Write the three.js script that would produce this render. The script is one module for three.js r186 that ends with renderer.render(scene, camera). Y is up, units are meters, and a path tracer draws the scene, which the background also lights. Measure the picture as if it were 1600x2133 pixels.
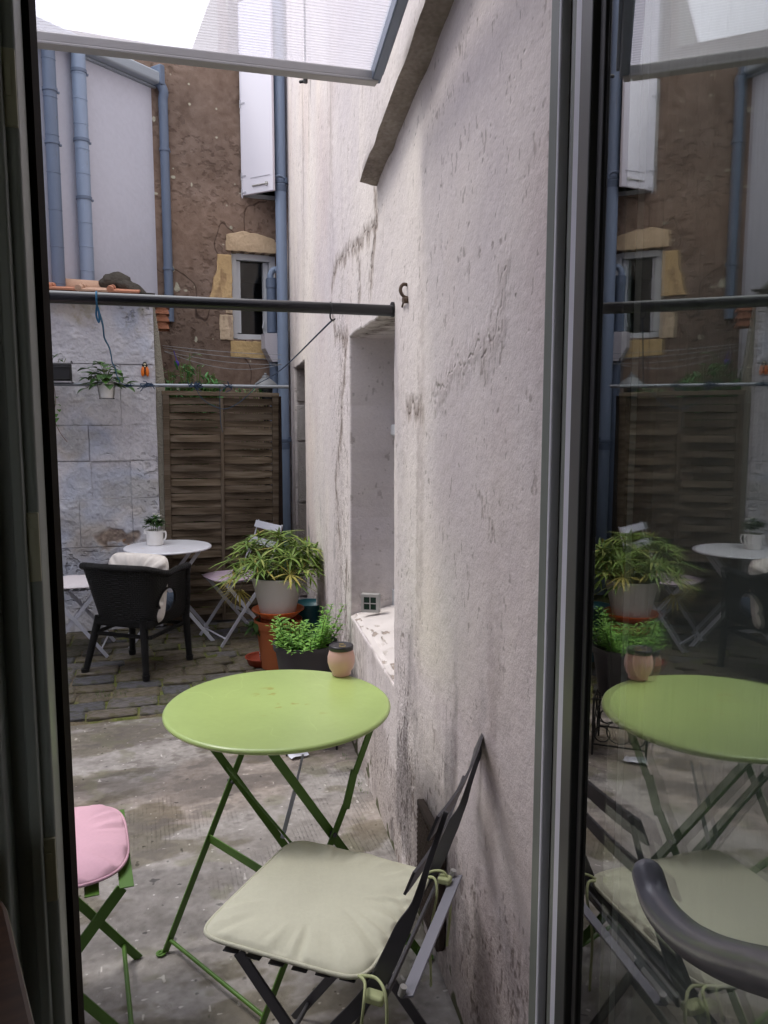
import * as THREE from 'three';
import { mergeGeometries } from 'three/addons/utils/BufferGeometryUtils.js';
import { RoundedBoxGeometry } from 'three/addons/geometries/RoundedBoxGeometry.js';

// ------------------------------------------------------------------ camera, sky, sun, exposure
const scene = new THREE.Scene();
const camera = new THREE.PerspectiveCamera(65.3, 0.75, 0.03, 200);
camera.position.set(0, 1.51, 0);
camera.rotation.set(THREE.MathUtils.degToRad(-6.8), 0, 0);
const renderer = new THREE.WebGLRenderer({ antialias: true });
renderer.toneMapping = THREE.LinearToneMapping;
renderer.toneMappingExposure = 1.2;
renderer.shadowMap.enabled = true;

{ // overcast sky: brighter towards the zenith, even all round
  const w = 128, h = 64, d = new Float32Array(w * h * 4);
  for (let j = 0; j < h; j++) {
    const s = Math.sin(((j + 0.5) / h - 0.5) * Math.PI);
    const l = s > 0 ? (1 + 2 * s) / 3 : 0.12;
    for (let i = 0; i < w; i++) d.set([l * 3.0, l * 3.02, l * 3.2, 1], (j * w + i) * 4);
  }
  const t = new THREE.DataTexture(d, w, h, THREE.RGBAFormat, THREE.FloatType);
  t.mapping = THREE.EquirectangularReflectionMapping; t.magFilter = THREE.LinearFilter; t.needsUpdate = true;
  scene.background = t; scene.environment = t;
}
const sun = new THREE.DirectionalLight(new THREE.Color(1, 0.95, 0.88), 1.4);
sun.position.set(-5, 9.5, -3.5); sun.target.position.set(0, 0, -3);
sun.castShadow = true; sun.shadow.radius = 24;
Object.assign(sun.shadow.camera, { left: -8, right: 8, top: 8, bottom: -8, near: 0.1, far: 40 });
sun.shadow.mapSize.set(2048, 2048);
scene.add(sun, sun.target);

// ------------------------------------------------------------------ helpers
let seed = 12345;
const rnd = () => { seed = (Math.imul(seed, 1664525) + 1013904223) | 0; return (seed >>> 0) / 4294967296; };
const rr = (a, b) => a + (b - a) * rnd();
const V = (x, y, z) => new THREE.Vector3(x, y, z);
const W = (X, y, Z) => V(X, y, -Z);                         // Z counts away from the camera
const TH = THREE.MathUtils.degToRad(17.1), CU = Math.cos(TH), SU = Math.sin(TH);
const P = (u, y, n) => W(u * CU - n * SU, y, u * SU + n * CU); // courtyard axes: u along the back fence, n away from the house
const clamp = (x, a = 0, b = 1) => Math.min(b, Math.max(a, x));
const sstep = (a, b, x) => { const t = clamp((x - a) / (b - a)); return t * t * (3 - 2 * t); };
const lerp = (a, b, t) => a + (b - a) * t;

function hash(ix, iy, s) { let n = Math.imul(ix, 374761393) + Math.imul(iy, 668265263) + Math.imul(s, 974634777) | 0; n = Math.imul(n ^ (n >>> 13), 1274126177); return ((n ^ (n >>> 16)) >>> 0) / 4294967296; }
function vn(x, y, s) {
  const ix = Math.floor(x), iy = Math.floor(y); let a = x - ix, b = y - iy; a = a * a * (3 - 2 * a); b = b * b * (3 - 2 * b);
  const p = hash(ix, iy, s), q = hash(ix + 1, iy, s), r = hash(ix, iy + 1, s), t = hash(ix + 1, iy + 1, s);
  return p + (q - p) * a + (r - p) * b + (p - q - r + t) * a * b;
}
function fbm(x, y, o, s) { let v = 0, a = 0.5, t = 0; for (let i = 0; i < o; i++) { v += a * vn(x, y, s + i); t += a; x = x * 2.03 + 11.3; y = y * 2.03 + 5.7; a *= 0.5; } return v / t; }
function pn(x, y, s, w) { // periodic in w cells
  const ix = Math.floor(x), iy = Math.floor(y); let a = x - ix, b = y - iy; a = a * a * (3 - 2 * a); b = b * b * (3 - 2 * b);
  const m = (k) => ((k % w) + w) % w, p = hash(m(ix), m(iy), s), q = hash(m(ix + 1), m(iy), s), r = hash(m(ix), m(iy + 1), s), t = hash(m(ix + 1), m(iy + 1), s);
  return p + (q - p) * a + (r - p) * b + (p - q - r + t) * a * b;
}
function pfbm(x, y, o, s, w) { let v = 0, a = 0.5, t = 0; for (let i = 0; i < o; i++) { v += a * pn(x, y, s + i, w); t += a; x *= 2; y *= 2; w *= 2; a *= 0.5; } return v / t; }

function finish(data, w, h, srgb, rx, ry, wrap) {
  const t = new THREE.DataTexture(data, w, h, THREE.RGBAFormat);
  if (srgb) t.colorSpace = THREE.SRGBColorSpace;
  t.wrapS = t.wrapT = wrap ?? THREE.RepeatWrapping; t.magFilter = THREE.LinearFilter; t.minFilter = THREE.LinearMipmapLinearFilter; t.generateMipmaps = true;
  t.repeat.set(rx, ry); t.needsUpdate = true; return t;
}
// fn(x, y, out) with x, y in metres writes sRGB 0..255 in out[0..2] and a height 0..1 in out[3]
function surface(wm, hm, w, h, fn, { x0 = 0, y0 = 0, wrap } = {}) {
  const c = new Uint8Array(w * h * 4), b = new Uint8Array(w * h * 4), o = [0, 0, 0, 0.5];
  for (let j = 0, k = 0; j < h; j++) for (let i = 0; i < w; i++, k += 4) {
    o[3] = 0.5; fn(x0 + (i + 0.5) / w * wm, y0 + (j + 0.5) / h * hm, o);
    c[k] = clamp(o[0], 0, 255); c[k + 1] = clamp(o[1], 0, 255); c[k + 2] = clamp(o[2], 0, 255); c[k + 3] = 255;
    b[k] = b[k + 1] = b[k + 2] = clamp(o[3]) * 255; b[k + 3] = 255;
  }
  const map = finish(c, w, h, true, 1 / wm, 1 / hm, wrap), bump = finish(b, w, h, false, 1 / wm, 1 / hm, wrap);
  map.offset.set(-x0 / wm, -y0 / hm); bump.offset.copy(map.offset);
  return { map, bump };
}
const std = (color, roughness = 0.6, more = {}) => { const { specularIntensity, ...r } = more; const m = new THREE.MeshPhysicalMaterial({ roughness, ...r }); if (specularIntensity !== undefined) m.specularIntensity = specularIntensity; m.color.set(color); return m; };

const names = {};
const numbered = (n) => { const k = names[n] = (names[n] ?? -1) + 1; return k ? `${n}_${String(k).padStart(3, '0')}` : n; };
function tag(o, label, category, group) { o.userData.label = label; o.userData.category = category; if (group) o.userData.group = group; return o; }
function thing(name, label, category, pos = V(0, 0, 0), turn = 0, group) {
  const o = new THREE.Group(); o.name = numbered(name); o.position.copy(pos); o.rotation.y = turn; scene.add(o); o.updateMatrixWorld(true);
  return tag(o, label, category, group);
}
function structure(name, pos = V(0, 0, 0), turn = 0) { const o = new THREE.Group(); o.name = numbered(name); o.position.copy(pos); o.rotation.y = turn; o.userData.kind = 'structure'; scene.add(o); o.updateMatrixWorld(true); return o; }
function join(geos) {
  geos = [geos].flat(9).filter(Boolean); if (geos.length === 1) return geos[0];
  return mergeGeometries(geos.map((g) => { const q = g.index ? g.toNonIndexed() : g; for (const k of Object.keys(q.attributes)) if (!['position', 'normal', 'uv'].includes(k)) q.deleteAttribute(k); return q; }));
}
const flipped = new WeakSet(); // parents whose z runs into the wall: their geometry is turned over
function turned(g) {
  g = g.index ? g.toNonIndexed() : g.clone(); g.scale(1, 1, -1);
  for (const a of Object.values(g.attributes)) for (let i = 0; i < a.count; i += 3) for (let c = 0; c < a.itemSize; c++) { const k = a.getComponent(i + 1, c); a.setComponent(i + 1, c, a.getComponent(i + 2, c)); a.setComponent(i + 2, c, k); }
  return g;
}
// a named mesh under its parent, in the parent's own axes
function mesh(name, geos, mat, parent, label) {
  let g0 = join(geos); if (parent && flipped.has(parent)) g0 = turned(g0);
  const m = new THREE.Mesh(g0, mat); if (parent && flipped.has(parent)) flipped.add(m); m.name = name; m.castShadow = m.receiveShadow = true;
  if (label) m.userData.label = label;
  (parent ?? scene).add(m); return m;
}
// the same, with geometry given in the world's axes
function meshW(name, geos, mat, parent, label) {
  const g = join(geos); let p = parent; p.updateWorldMatrix(true, false); g.applyMatrix4(p.matrixWorld.clone().invert()); return mesh(name, g, mat, parent, label);
}
function solo(name, geos, mat, label, category, at, group) { // a thing that is one mesh
  const g = join(geos); g.translate(-at.x, -at.y, -at.z); const m = mesh(numbered(name), g, mat); m.position.copy(at); return tag(m, label, category, group);
}
const box = (w, h, d, x = 0, y = 0, z = 0) => new THREE.BoxGeometry(w, h, d).translate(x, y, z);
const rbox = (w, h, d, r, x = 0, y = 0, z = 0, s = 2) => new RoundedBoxGeometry(w, h, d, s, r).translate(x, y, z);
const cyl = (r1, r2, h, x = 0, y = 0, z = 0, s = 20) => new THREE.CylinderGeometry(r1, r2, h, s).translate(x, y, z);
const lathe = (pts, s = 40) => new THREE.LatheGeometry(pts.map(([x, y]) => new THREE.Vector2(x, y)), s);
const tube = (pts, r, seg, rad = 8, closed = false) => new THREE.TubeGeometry(new THREE.CatmullRomCurve3(pts, closed, 'centripetal'), seg ?? Math.max(4, pts.length * 6), r, rad, closed);
function rod(a, b, r, s = 10, r2) { const d = b.clone().sub(a), g = new THREE.CylinderGeometry(r2 ?? r, r, d.length(), s); g.applyQuaternion(new THREE.Quaternion().setFromUnitVectors(V(0, 1, 0), d.normalize())); return g.translate((a.x + b.x) / 2, (a.y + b.y) / 2, (a.z + b.z) / 2); }
// flat bar from a to b: w wide along side, t thick
function bar(a, b, w, t, side, r = 0.0015) {
  const d = b.clone().sub(a), L = d.length(), y = d.normalize(), x = side.clone().addScaledVector(y, -side.dot(y)).normalize(), z = x.clone().cross(y);
  const g = r ? new RoundedBoxGeometry(w, L, t, 1, r) : new THREE.BoxGeometry(w, L, t);
  g.applyMatrix4(new THREE.Matrix4().makeBasis(x, y, z)); return g.translate((a.x + b.x) / 2, (a.y + b.y) / 2, (a.z + b.z) / 2);
}
// uv in metres from positions: axes picked per face
function uvBox(g, k = 1, ox = 0, oy = 0) {
  if (g.index) g = g.toNonIndexed(); const p = g.attributes.position, n = g.attributes.normal, uv = new Float32Array(p.count * 2);
  for (let i = 0; i < p.count; i++) {
    const ax = Math.abs(n.getX(i)), ay = Math.abs(n.getY(i)), az = Math.abs(n.getZ(i)), x = p.getX(i), y = p.getY(i), z = p.getZ(i);
    const [a, b] = ay > ax && ay > az ? [x, z] : ax > az ? [x + z, y] : [x, y];
    uv[i * 2] = a * k + ox; uv[i * 2 + 1] = b * k + oy;
  }
  g.setAttribute('uv', new THREE.BufferAttribute(uv, 2)); return g;
}
const wallUV = {
  generateTopUV: (g, v, a, b, c) => [a, b, c].map((i) => new THREE.Vector2(v[i * 3], v[i * 3 + 1])),
  generateSideWallUV: (g, v, a, b, c, d) => { const vert = Math.abs(v[a * 3] - v[b * 3]) < Math.abs(v[a * 3 + 1] - v[b * 3 + 1]); return [a, b, c, d].map((i) => vert ? new THREE.Vector2(v[i * 3] - v[i * 3 + 2], v[i * 3 + 1]) : new THREE.Vector2(v[i * 3], v[i * 3 + 1] + v[i * 3 + 2])); },
};
// outline of a rectangle with hand-made, slightly uneven edges
function roughRect(x0, y0, x1, y1, amp, step, s, cls = THREE.Path) {
  const p = [], side = (ax, ay, bx, by) => { const L = Math.hypot(bx - ax, by - ay), n = Math.max(1, Math.round(L / step)); for (let i = 0; i < n; i++) { const t = i / n, k = (vn(i * 0.9 + ax * 7, ay * 5 + bx, s) - 0.5) * 2 * amp; p.push(new THREE.Vector2(lerp(ax, bx, t) + (ax === bx ? k : 0), lerp(ay, by, t) + (ay === by ? k : 0))); } };
  side(x0, y0, x1, y0); side(x1, y0, x1, y1); side(x1, y1, x0, y1); side(x0, y1, x0, y0);
  const q = new cls(); q.setFromPoints(p); return q;
}
function slab(shape, depth, bevel = 0.006) { // front face at z = 0, body behind it
  const g = new THREE.ExtrudeGeometry(shape, { depth: depth - 2 * bevel, bevelEnabled: bevel > 0, bevelThickness: bevel, bevelSize: bevel, bevelOffset: -bevel, bevelSegments: 2, UVGenerator: wallUV });
  return g.translate(0, 0, -depth + bevel);
}
// five sides of a plain room, open towards +z
const roomBox = (x0, x1, y0, y1, z0, z1) => [box(x1 - x0, 0.02, z1 - z0, (x0 + x1) / 2, y0, (z0 + z1) / 2), box(x1 - x0, 0.02, z1 - z0, (x0 + x1) / 2, y1, (z0 + z1) / 2), box(0.02, y1 - y0, z1 - z0, x0, (y0 + y1) / 2, (z0 + z1) / 2), box(0.02, y1 - y0, z1 - z0, x1, (y0 + y1) / 2, (z0 + z1) / 2), box(x1 - x0, y1 - y0, 0.02, (x0 + x1) / 2, (y0 + y1) / 2, z0)];
const segd = (x, y, l) => { let m = 9; for (let i = 0; i + 1 < l.length; i++) { const [ax, ay] = l[i], [bx, by] = l[i + 1], dx = bx - ax, dy = by - ay, t = clamp(((x - ax) * dx + (y - ay) * dy) / (dx * dx + dy * dy)); m = Math.min(m, Math.hypot(x - ax - t * dx, y - ay - t * dy)); } return m; };

// ------------------------------------------------------------------ materials with texture
const plasterTile = (() => { // fine sand grain, 0.5 m tile
  const w = 512, d = new Uint8Array(w * w * 4);
  for (let j = 0, k = 0; j < w; j++) for (let i = 0; i < w; i++, k += 4) { const v = 0.55 * pfbm(i / w * 24, j / w * 24, 3, 3, 24) + 0.45 * pfbm(i / w * 100, j / w * 100, 2, 9, 100); d[k] = d[k + 1] = d[k + 2] = v * 255; d[k + 3] = 255; }
  return finish(d, w, w, false, 2, 2);
})();

const grainN = (() => { // normal map of sharp sand, 0.4 m tile
  const w = 512, hgt = new Float32Array(w * w), d = new Uint8Array(w * w * 4);
  for (let j = 0, k = 0; j < w; j++) for (let i = 0; i < w; i++, k++) hgt[k] = 0.5 * pfbm(i / w * 70, j / w * 70, 2, 13, 70) + 0.35 * pn(i / w * 190, j / w * 190, 17, 190) + 0.8 * pfbm(i / w * 14, j / w * 14, 2, 19, 14);
  for (let j = 0, k = 0; j < w; j++) for (let i = 0; i < w; i++, k += 4) { const dx = (hgt[j * w + (i + 1) % w] - hgt[j * w + (i + w - 1) % w]) * 2.2, dy = (hgt[((j + 1) % w) * w + i] - hgt[((j + w - 1) % w) * w + i]) * 2.2, l = Math.hypot(dx, dy, 1); d[k] = (0.5 - dx / l / 2) * 255; d[k + 1] = (0.5 - dy / l / 2) * 255; d[k + 2] = (0.5 + 0.5 / l) * 255; d[k + 3] = 255; }
  return finish(d, w, w, false, 2.5, 2.5);
})();
const grain = (k) => ({ normalMap: grainN, normalScale: new THREE.Vector2(k, k) });

// whitewashed wall on the right, in metres along the wall (s) and up (y)
const cracks = [
  [[3.06, 2.32], [3.03, 2.19], [3.43, 2.206], [4.09, 2.248], [4.24, 2.157]], [[3.031, 2.192], [3.101, 2.087], [3.153, 1.99]], [[3.431, 2.206], [3.397, 2.067], [3.42, 1.96]],
  [[4.282, 2.068], [4.107, 1.905], [3.751, 1.871], [3.866, 1.661], [3.924, 1.436], [4.144, 1.188], [4.0, 0.9]], [[1.659, 1.8], [1.655, 1.726], [1.727, 1.676], [1.935, 1.63], [2.202, 1.558]],
  [[2.36, 1.54], [2.49, 1.535]], [[3.79, 0.82], [3.83, 0.56]],
];
const wallTex = surface(6.5, 4.6, 1440, 2048, (s, y, o) => {
  const big = fbm(s * 0.9, y * 0.9, 4, 1), mid = fbm(s * 4, y * 3, 4, 21), streak = fbm(s * 9, y * 0.8, 3, 41), fine = fbm(s * 30, y * 40, 2, 61);
  let r = 222 + (big - 0.5) * 40 + (mid - 0.5) * 20, g = 213 + (big - 0.5) * 40 + (mid - 0.5) * 20, b = 210 + (big - 0.5) * 22 + (mid - 0.5) * 14, h = 0.5 + (mid - 0.5) * 0.35 + (fine - 0.5) * 0.16;
  const warm = sstep(0.52, 0.72, fbm(s * 1.3 + 7, y * 1.1, 3, 81)); r -= warm * 4; g -= warm * 7; b -= warm * 8;
  const st = sstep(0.5, 0.74, streak * 0.75 + fine * 0.25) * sstep(0.35, 0.6, fbm(s * 2, y * 0.6, 2, 91)); r -= st * 26; g -= st * 27; b -= st * 27;
  // flaking paint: worst along the window edge, the foot of the wall and the far bay
  const wx = s + (mid - 0.5) * 0.3, wy = y + (mid - 0.5) * 0.3;
  let bad = 0.02 + 0.66 * Math.exp(-((wx - 3.9) ** 2) / 0.1) * sstep(2.5, 1.9, wy) + 0.22 * sstep(4, 6, wx) + 0.55 * sstep(0.7, 0.25, wy);
  bad = Math.min(1, bad + 0.6 * Math.exp(-((wx - 2.52) ** 2) / 0.02) * sstep(1.15, 0.7, wy) + 0.2 * Math.exp(-((wx - 1.75) ** 2) / 0.3) * sstep(0.9, 1.9, wy));
  const fl = fbm(s * 26, y * 15, 3, 101), fl2 = fbm(s * 100, y * 48, 2, 121), mix = fl * 0.45 + fl2 * 0.55;
  const k = sstep(0.7 - bad * 0.17, 0.75 - bad * 0.13, mix) * (0.16 + 0.5 * fl2) * (0.5 + 0.75 * bad);
  r = lerp(r, 112 + mid * 30, k); g = lerp(g, 101 + mid * 28, k); b = lerp(b, 95 + mid * 28, k); h -= k * 0.3;
  const dot = sstep(0.88, 0.95, vn(s * 45, y * 30, 131) * 0.6 + vn(s * 120, y * 80, 132) * 0.4) * sstep(0.45, 0.62, fbm(s * 3, y * 2.2, 3, 134)); r = lerp(r, 110, dot * 0.3); g = lerp(g, 102, dot * 0.3); b = lerp(b, 97, dot * 0.3); h -= dot * 0.25;
  const sand = (vn(s * 170, y * 230, 133) - 0.5) * (10 + 40 * sstep(0.3, 0.9, bad)); r += sand; g += sand; b += sand; h += sand * 0.004;
  // damp dirt at the foot, with a grain and an edge
  const damp = sstep(0.52, 0.66, fbm(s * 4, y * 3.4, 5, 141) * 0.8 + fl2 * 0.2 + (0.42 - y) * 0.6); r = lerp(r, r * 0.86, damp); g = lerp(g, g * 0.85, damp); b = lerp(b, b * 0.84, damp);
  const soot = sstep(0.64, 0.84, fbm(s * 7, y * 3.2, 3, 151) + 0.35 * Math.exp(-((wx - 2.5) ** 2) / 0.03) * sstep(1.0, 0.6, wy)) * sstep(1.1, 0.6, wy) * (0.4 + 0.6 * fl2); r = lerp(r, 100, soot * 0.6); g = lerp(g, 95, soot * 0.6); b = lerp(b, 96, soot * 0.6);
  const moss = sstep(0.62, 0.72, fbm(s * 14, y * 14, 3, 161) + (0.07 - y) * 2.2); if (y < 0.2) { r = lerp(r, 78, moss * 0.8); g = lerp(g, 82, moss * 0.8); b = lerp(b, 56, moss * 0.8); }
  for (const [q, c] of cracks.entries()) {
    const d = segd(s + (fine - 0.5) * 0.05 + (mid - 0.5) * 0.12, y + (fl - 0.5) * 0.09, c), wdt = q === 4 ? 0.035 : 0.03;
    const edge = sstep(wdt * 2, 0, d); if (edge <= 0) continue;
    const gr = edge * sstep(0.38, 0.6, fl * 0.5 + fl2 * 0.5 + edge * 0.12), ln = sstep(0.005, 0.001, d) * sstep(0.35, 0.6, fl2), tint = q === 4 ? 0.15 : 0.6;
    r = lerp(r, 112, gr * tint * 0.8); g = lerp(g, 98, gr * tint * 0.8); b = lerp(b, 88, gr * tint * 0.8);
    r = lerp(r, 66, ln * tint); g = lerp(g, 58, ln * tint); b = lerp(b, 52, ln * tint); h += (q === 4 ? gr * 0.3 : -gr * 0.25) - ln * 0.3;
  }
  o[0] = r; o[1] = g; o[2] = b; o[3] = h;
}, { x0: 0.9, y0: -0.1, wrap: THREE.MirroredRepeatWrapping });
const wallMat = std('#ffffff', 0.95, { map: wallTex.map, ...grain(0.32), bumpMap: wallTex.bump, bumpScale: 0.010, specularIntensity: 0.3 });

const brownTex = surface(3, 4, 768, 1024, (x, y, o) => {
  const a = fbm(x * 1.6, y * 1.4, 4, 201), m = fbm(x * 6, y * 6, 4, 221), f = fbm(x * 26, y * 26, 3, 241);
  const tone = fbm(x * 1.1 + 20, y * 1.3, 4, 261) - 0.5; let r = 124 + tone * 40, g = 107 + tone * 30, b = 96 + tone * 22; const k = (a - 0.5) * 34 + (m - 0.5) * 26 + (f - 0.5) * 26; r += k; g += k; b += k;
  let h = 0.5 + (m - 0.5) * 0.5 + (f - 0.5) * 0.25;
  const pit = sstep(0.58, 0.7, fbm(x * 26, y * 32, 3, 271)) * sstep(0.42, 0.6, fbm(x * 1.7 + 3, y * 1.7, 3, 281)); r -= pit * 14; g -= pit * 13; b -= pit * 12; h -= pit * 0.3;
  const pale = sstep(0.82, 0.86, fbm(x * 14 + 4, y * 14, 2, 291)); r = lerp(r, 180, pale); g = lerp(g, 178, pale); b = lerp(b, 160, pale);
  const crack = Math.abs(fbm(x * 1.5 + 9, y * 0.9, 4, 301) - 0.5); const cl = sstep(0.006, 0.001, crack); r -= cl * 40; g -= cl * 36; b -= cl * 32; h -= cl * 0.3;
  o[0] = r; o[1] = g; o[2] = b; o[3] = h;
}, { x0: -2.6, y0: 1.4, wrap: THREE.MirroredRepeatWrapping });
const brownMat = std('#ffffff', 0.96, { map: brownTex.map, ...grain(0.7), bumpMap: brownTex.bump, bumpScale: 0.013, specularIntensity: 0.25 });

const paleTex = surface(2, 2, 512, 512, (x, y, o) => { const a = pfbm(x * 1.5, y * 1.5, 5, 311, 3), f = pfbm(x * 40, y * 40, 2, 331, 80); const k = (a - 0.5) * 14 + (f - 0.5) * 5; o[0] = 190 + k; o[1] = 192 + k; o[2] = 204 + k; o[3] = 0.5 + (f - 0.5) * 0.5 + (a - 0.5) * 0.3; });
const paleMat = std('#ffffff', 0.9, { map: paleTex.map, bumpMap: paleTex.bump, bumpScale: 0.003, specularIntensity: 0.3 });

const stoneWallTex = surface(2.4, 2.6, 1024, 1024, (x, y, o) => {
  const a = fbm(x * 2, y * 2, 4, 401), m = fbm(x * 8, y * 8, 4, 421), f = fbm(x * 45, y * 45, 3, 441);
  let r = 194, g = 193, b = 198; const k = (a - 0.5) * 40 + (m - 0.5) * 30 + (f - 0.5) * 14; r += k; g += k; b += k * 0.9; let h = 0.5 + (m - 0.5) * 0.8 + (f - 0.5) * 0.3 + (a - 0.5) * 0.4;
  const blue = sstep(0.5, 0.7, fbm(x * 3 + 5, y * 3, 3, 451)); r -= blue * 16; g -= blue * 10; b -= blue * 2;
  const ochre = sstep(0.55, 0.72, fbm(x * 2.6 + 8, y * 3.1, 4, 461)); r -= ochre * 8; g -= ochre * 13; b -= ochre * 24;
  const flake = sstep(0.6, 0.68, fbm(x * 30, y * 44, 3, 471)) * sstep(0.44, 0.62, fbm(x * 2.6, y * 2.6 + 3, 3, 481)); r -= flake * 26; g -= flake * 26; b -= flake * 27; h -= flake * 0.4;
  const patch = sstep(0.09, 0.055, Math.hypot((x + 0.165) * 0.5 + (m - 0.5) * 0.16, (y - 0.66) * 1.2 + (m - 0.5) * 0.2)); const rub = (fbm(x * 30, y * 40, 3, 487) - 0.5) * 130; r = lerp(r, 142 + rub, patch * 0.85); g = lerp(g, 126 + rub, patch * 0.85); b = lerp(b, 112 + rub * 0.9, patch * 0.85); h -= patch * 0.25;
  const rust = patch * sstep(0.5, 0.62, fbm(x * 26, y * 40, 3, 491)) * sstep(0.07, 0.04, Math.hypot(x + 0.09, (y - 0.615) * 1.6)); r = lerp(r, 158, rust); g = lerp(g, 104, rust); b = lerp(b, 62, rust);
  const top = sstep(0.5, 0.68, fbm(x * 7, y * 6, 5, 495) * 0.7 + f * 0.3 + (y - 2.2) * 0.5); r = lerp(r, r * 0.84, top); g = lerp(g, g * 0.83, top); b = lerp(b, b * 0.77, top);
  o[0] = r; o[1] = g; o[2] = b; o[3] = h;
}, { x0: -2.0, y0: 0, wrap: THREE.MirroredRepeatWrapping });
const stoneWallMat = std('#ffffff', 0.95, { map: stoneWallTex.map, ...grain(0.4), bumpMap: stoneWallTex.bump, bumpScale: 0.026, specularIntensity: 0.25 });

const floorTex = surface(4.4, 3.2, 2048, 1490, (x, y, o) => { // u, n
  const a = fbm(x * 1.2, y * 1.5, 4, 501), m = fbm(x * 5, y * 6, 4, 521), f = fbm(x * 60, y * 60, 2, 541);
  let r = 154, g = 149, b = 145; const m2 = fbm(x * 17, y * 24, 4, 531), k = (a - 0.5) * 34 + (m - 0.5) * 34 + (m2 - 0.5) * 40 + (f - 0.5) * 26; r += k; g += k; b += k; let h = 0.5 + (m - 0.5) * 0.3 + (f - 0.5) * 0.3;
  // rows of small dents left by the roller, worn away in patches
  const kept = sstep(0.42, 0.62, fbm(x * 2.4 + 3, y * 2.4, 3, 551)), sx = Math.sin(x * 2 * Math.PI / 0.0155 + fbm(x * 3, y * 3, 2, 556) * 2), sy = Math.sin(y * 2 * Math.PI / 0.032);
  const dent = sstep(0.3, 0.9, sx) * (0.45 + 0.55 * sstep(-0.4, 0.4, sy)) * kept * sstep(0.3, 0.6, fbm(x * 30, y * 14, 2, 561)); h -= dent * 0.34; r -= dent * 9; g -= dent * 9; b -= dent * 8;
  const warm = sstep(0.5, 0.68, fbm(x * 1.7 + 4, y * 1.6 + 9, 3, 565)); r += warm * 4; g -= warm * 1; b -= warm * 5;
  // stains
  const wet = sstep(0.53, 0.66, fbm(x * 1.5 + (m - 0.5) * 0.6, y * 2.4 + 2, 5, 571)); const ws = wet * (0.3 + 0.6 * m); r = lerp(r, r * 0.7, ws); g = lerp(g, g * 0.7, ws); b = lerp(b, b * 0.71, ws);
  const grime = sstep(0.5, 0.6, fbm(x * 4, y * 7, 5, 581) + sstep(3.4, 4.1, y) * 0.22 - 0.06); r = lerp(r, r * 0.8, grime); g = lerp(g, g * 0.79, grime); b = lerp(b, b * 0.74, grime);
  const dark = sstep(0.6, 0.72, fbm(x * 6 + 3, y * 8, 3, 591) * 0.6 + m2 * 0.4) * (0.3 + 0.7 * f); r = lerp(r, 86, dark * 0.55); g = lerp(g, 81, dark * 0.55); b = lerp(b, 80, dark * 0.55);
  const scour = sstep(0.5, 0.62, fbm(x * 3, y * 9, 4, 596) * 0.55 + m2 * 0.45) * sstep(2.5, 3.1, y); r = lerp(r, 98, scour * 0.6); g = lerp(g, 92, scour * 0.6); b = lerp(b, 88, scour * 0.6);
  const pit = sstep(0.84, 0.9, vn(x * 40, y * 40, 601) * 0.75 + f * 0.25); r -= pit * 46; g -= pit * 44; b -= pit * 42; h -= pit * 0.3;
  const fleck = sstep(0.93, 0.96, vn(x * 55 + 7, y * 55, 611)); r += fleck * 50; g += fleck * 50; b += fleck * 50;
  const green = sstep(0.56, 0.66, fbm(x * 9, y * 9, 3, 621) + sstep(3.85, 4.1, y) * 0.12 - 0.1); r = lerp(r, 112, green * 0.3); g = lerp(g, 112, green * 0.3); b = lerp(b, 88, green * 0.3);
  o[0] = r; o[1] = g; o[2] = b; o[3] = h;
}, { x0: -3.2, y0: 0.9, wrap: THREE.MirroredRepeatWrapping });
const floorMat = std('#ffffff', 0.88, { map: floorTex.map, ...grain(0.5), bumpMap: floorTex.bump, bumpScale: 0.007, specularIntensity: 0.4 });

const cobbleTex = surface(1, 1, 512, 512, (x, y, o) => { const m = pfbm(x * 8, y * 8, 4, 701, 8), f = pfbm(x * 60, y * 60, 2, 721, 60); const k = (m - 0.5) * 60 + (f - 0.5) * 26; o[0] = 152 + k; o[1] = 150 + k; o[2] = 148 + k; o[3] = 0.5 + (m - 0.5) * 0.8 + (f - 0.5) * 0.3; const g = sstep(0.55, 0.66, pfbm(x * 6, y * 6, 4, 731, 6)); o[0] = lerp(o[0], 122, g * 0.6); o[1] = lerp(o[1], 124, g * 0.6); o[2] = lerp(o[2], 84, g * 0.6); });
const cobbleMats = ['#a8a3a1', '#b0a698', '#98947f', '#aa9f8a', '#93939a'].map((c) => std(c, 0.82, { map: cobbleTex.map, bumpMap: cobbleTex.bump, bumpScale: 0.008 }));
const soilTex = surface(1.2, 1.2, 512, 512, (x, y, o) => { const m = pfbm(x * 10, y * 10, 4, 741, 12), f = pfbm(x * 60, y * 60, 2, 751, 72), g = sstep(0.42, 0.6, pfbm(x * 5, y * 5, 4, 761, 6)); o[0] = lerp(98, 96, g) + (m - 0.5) * 60; o[1] = lerp(88, 102, g) + (m - 0.5) * 60; o[2] = lerp(72, 46, g) + (m - 0.5) * 40; o[3] = 0.3 * m + 0.7 * f; });
const soilMat = std('#ffffff', 0.95, { map: soilTex.map, bumpMap: soilTex.bump, bumpScale: 0.02 });

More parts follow.
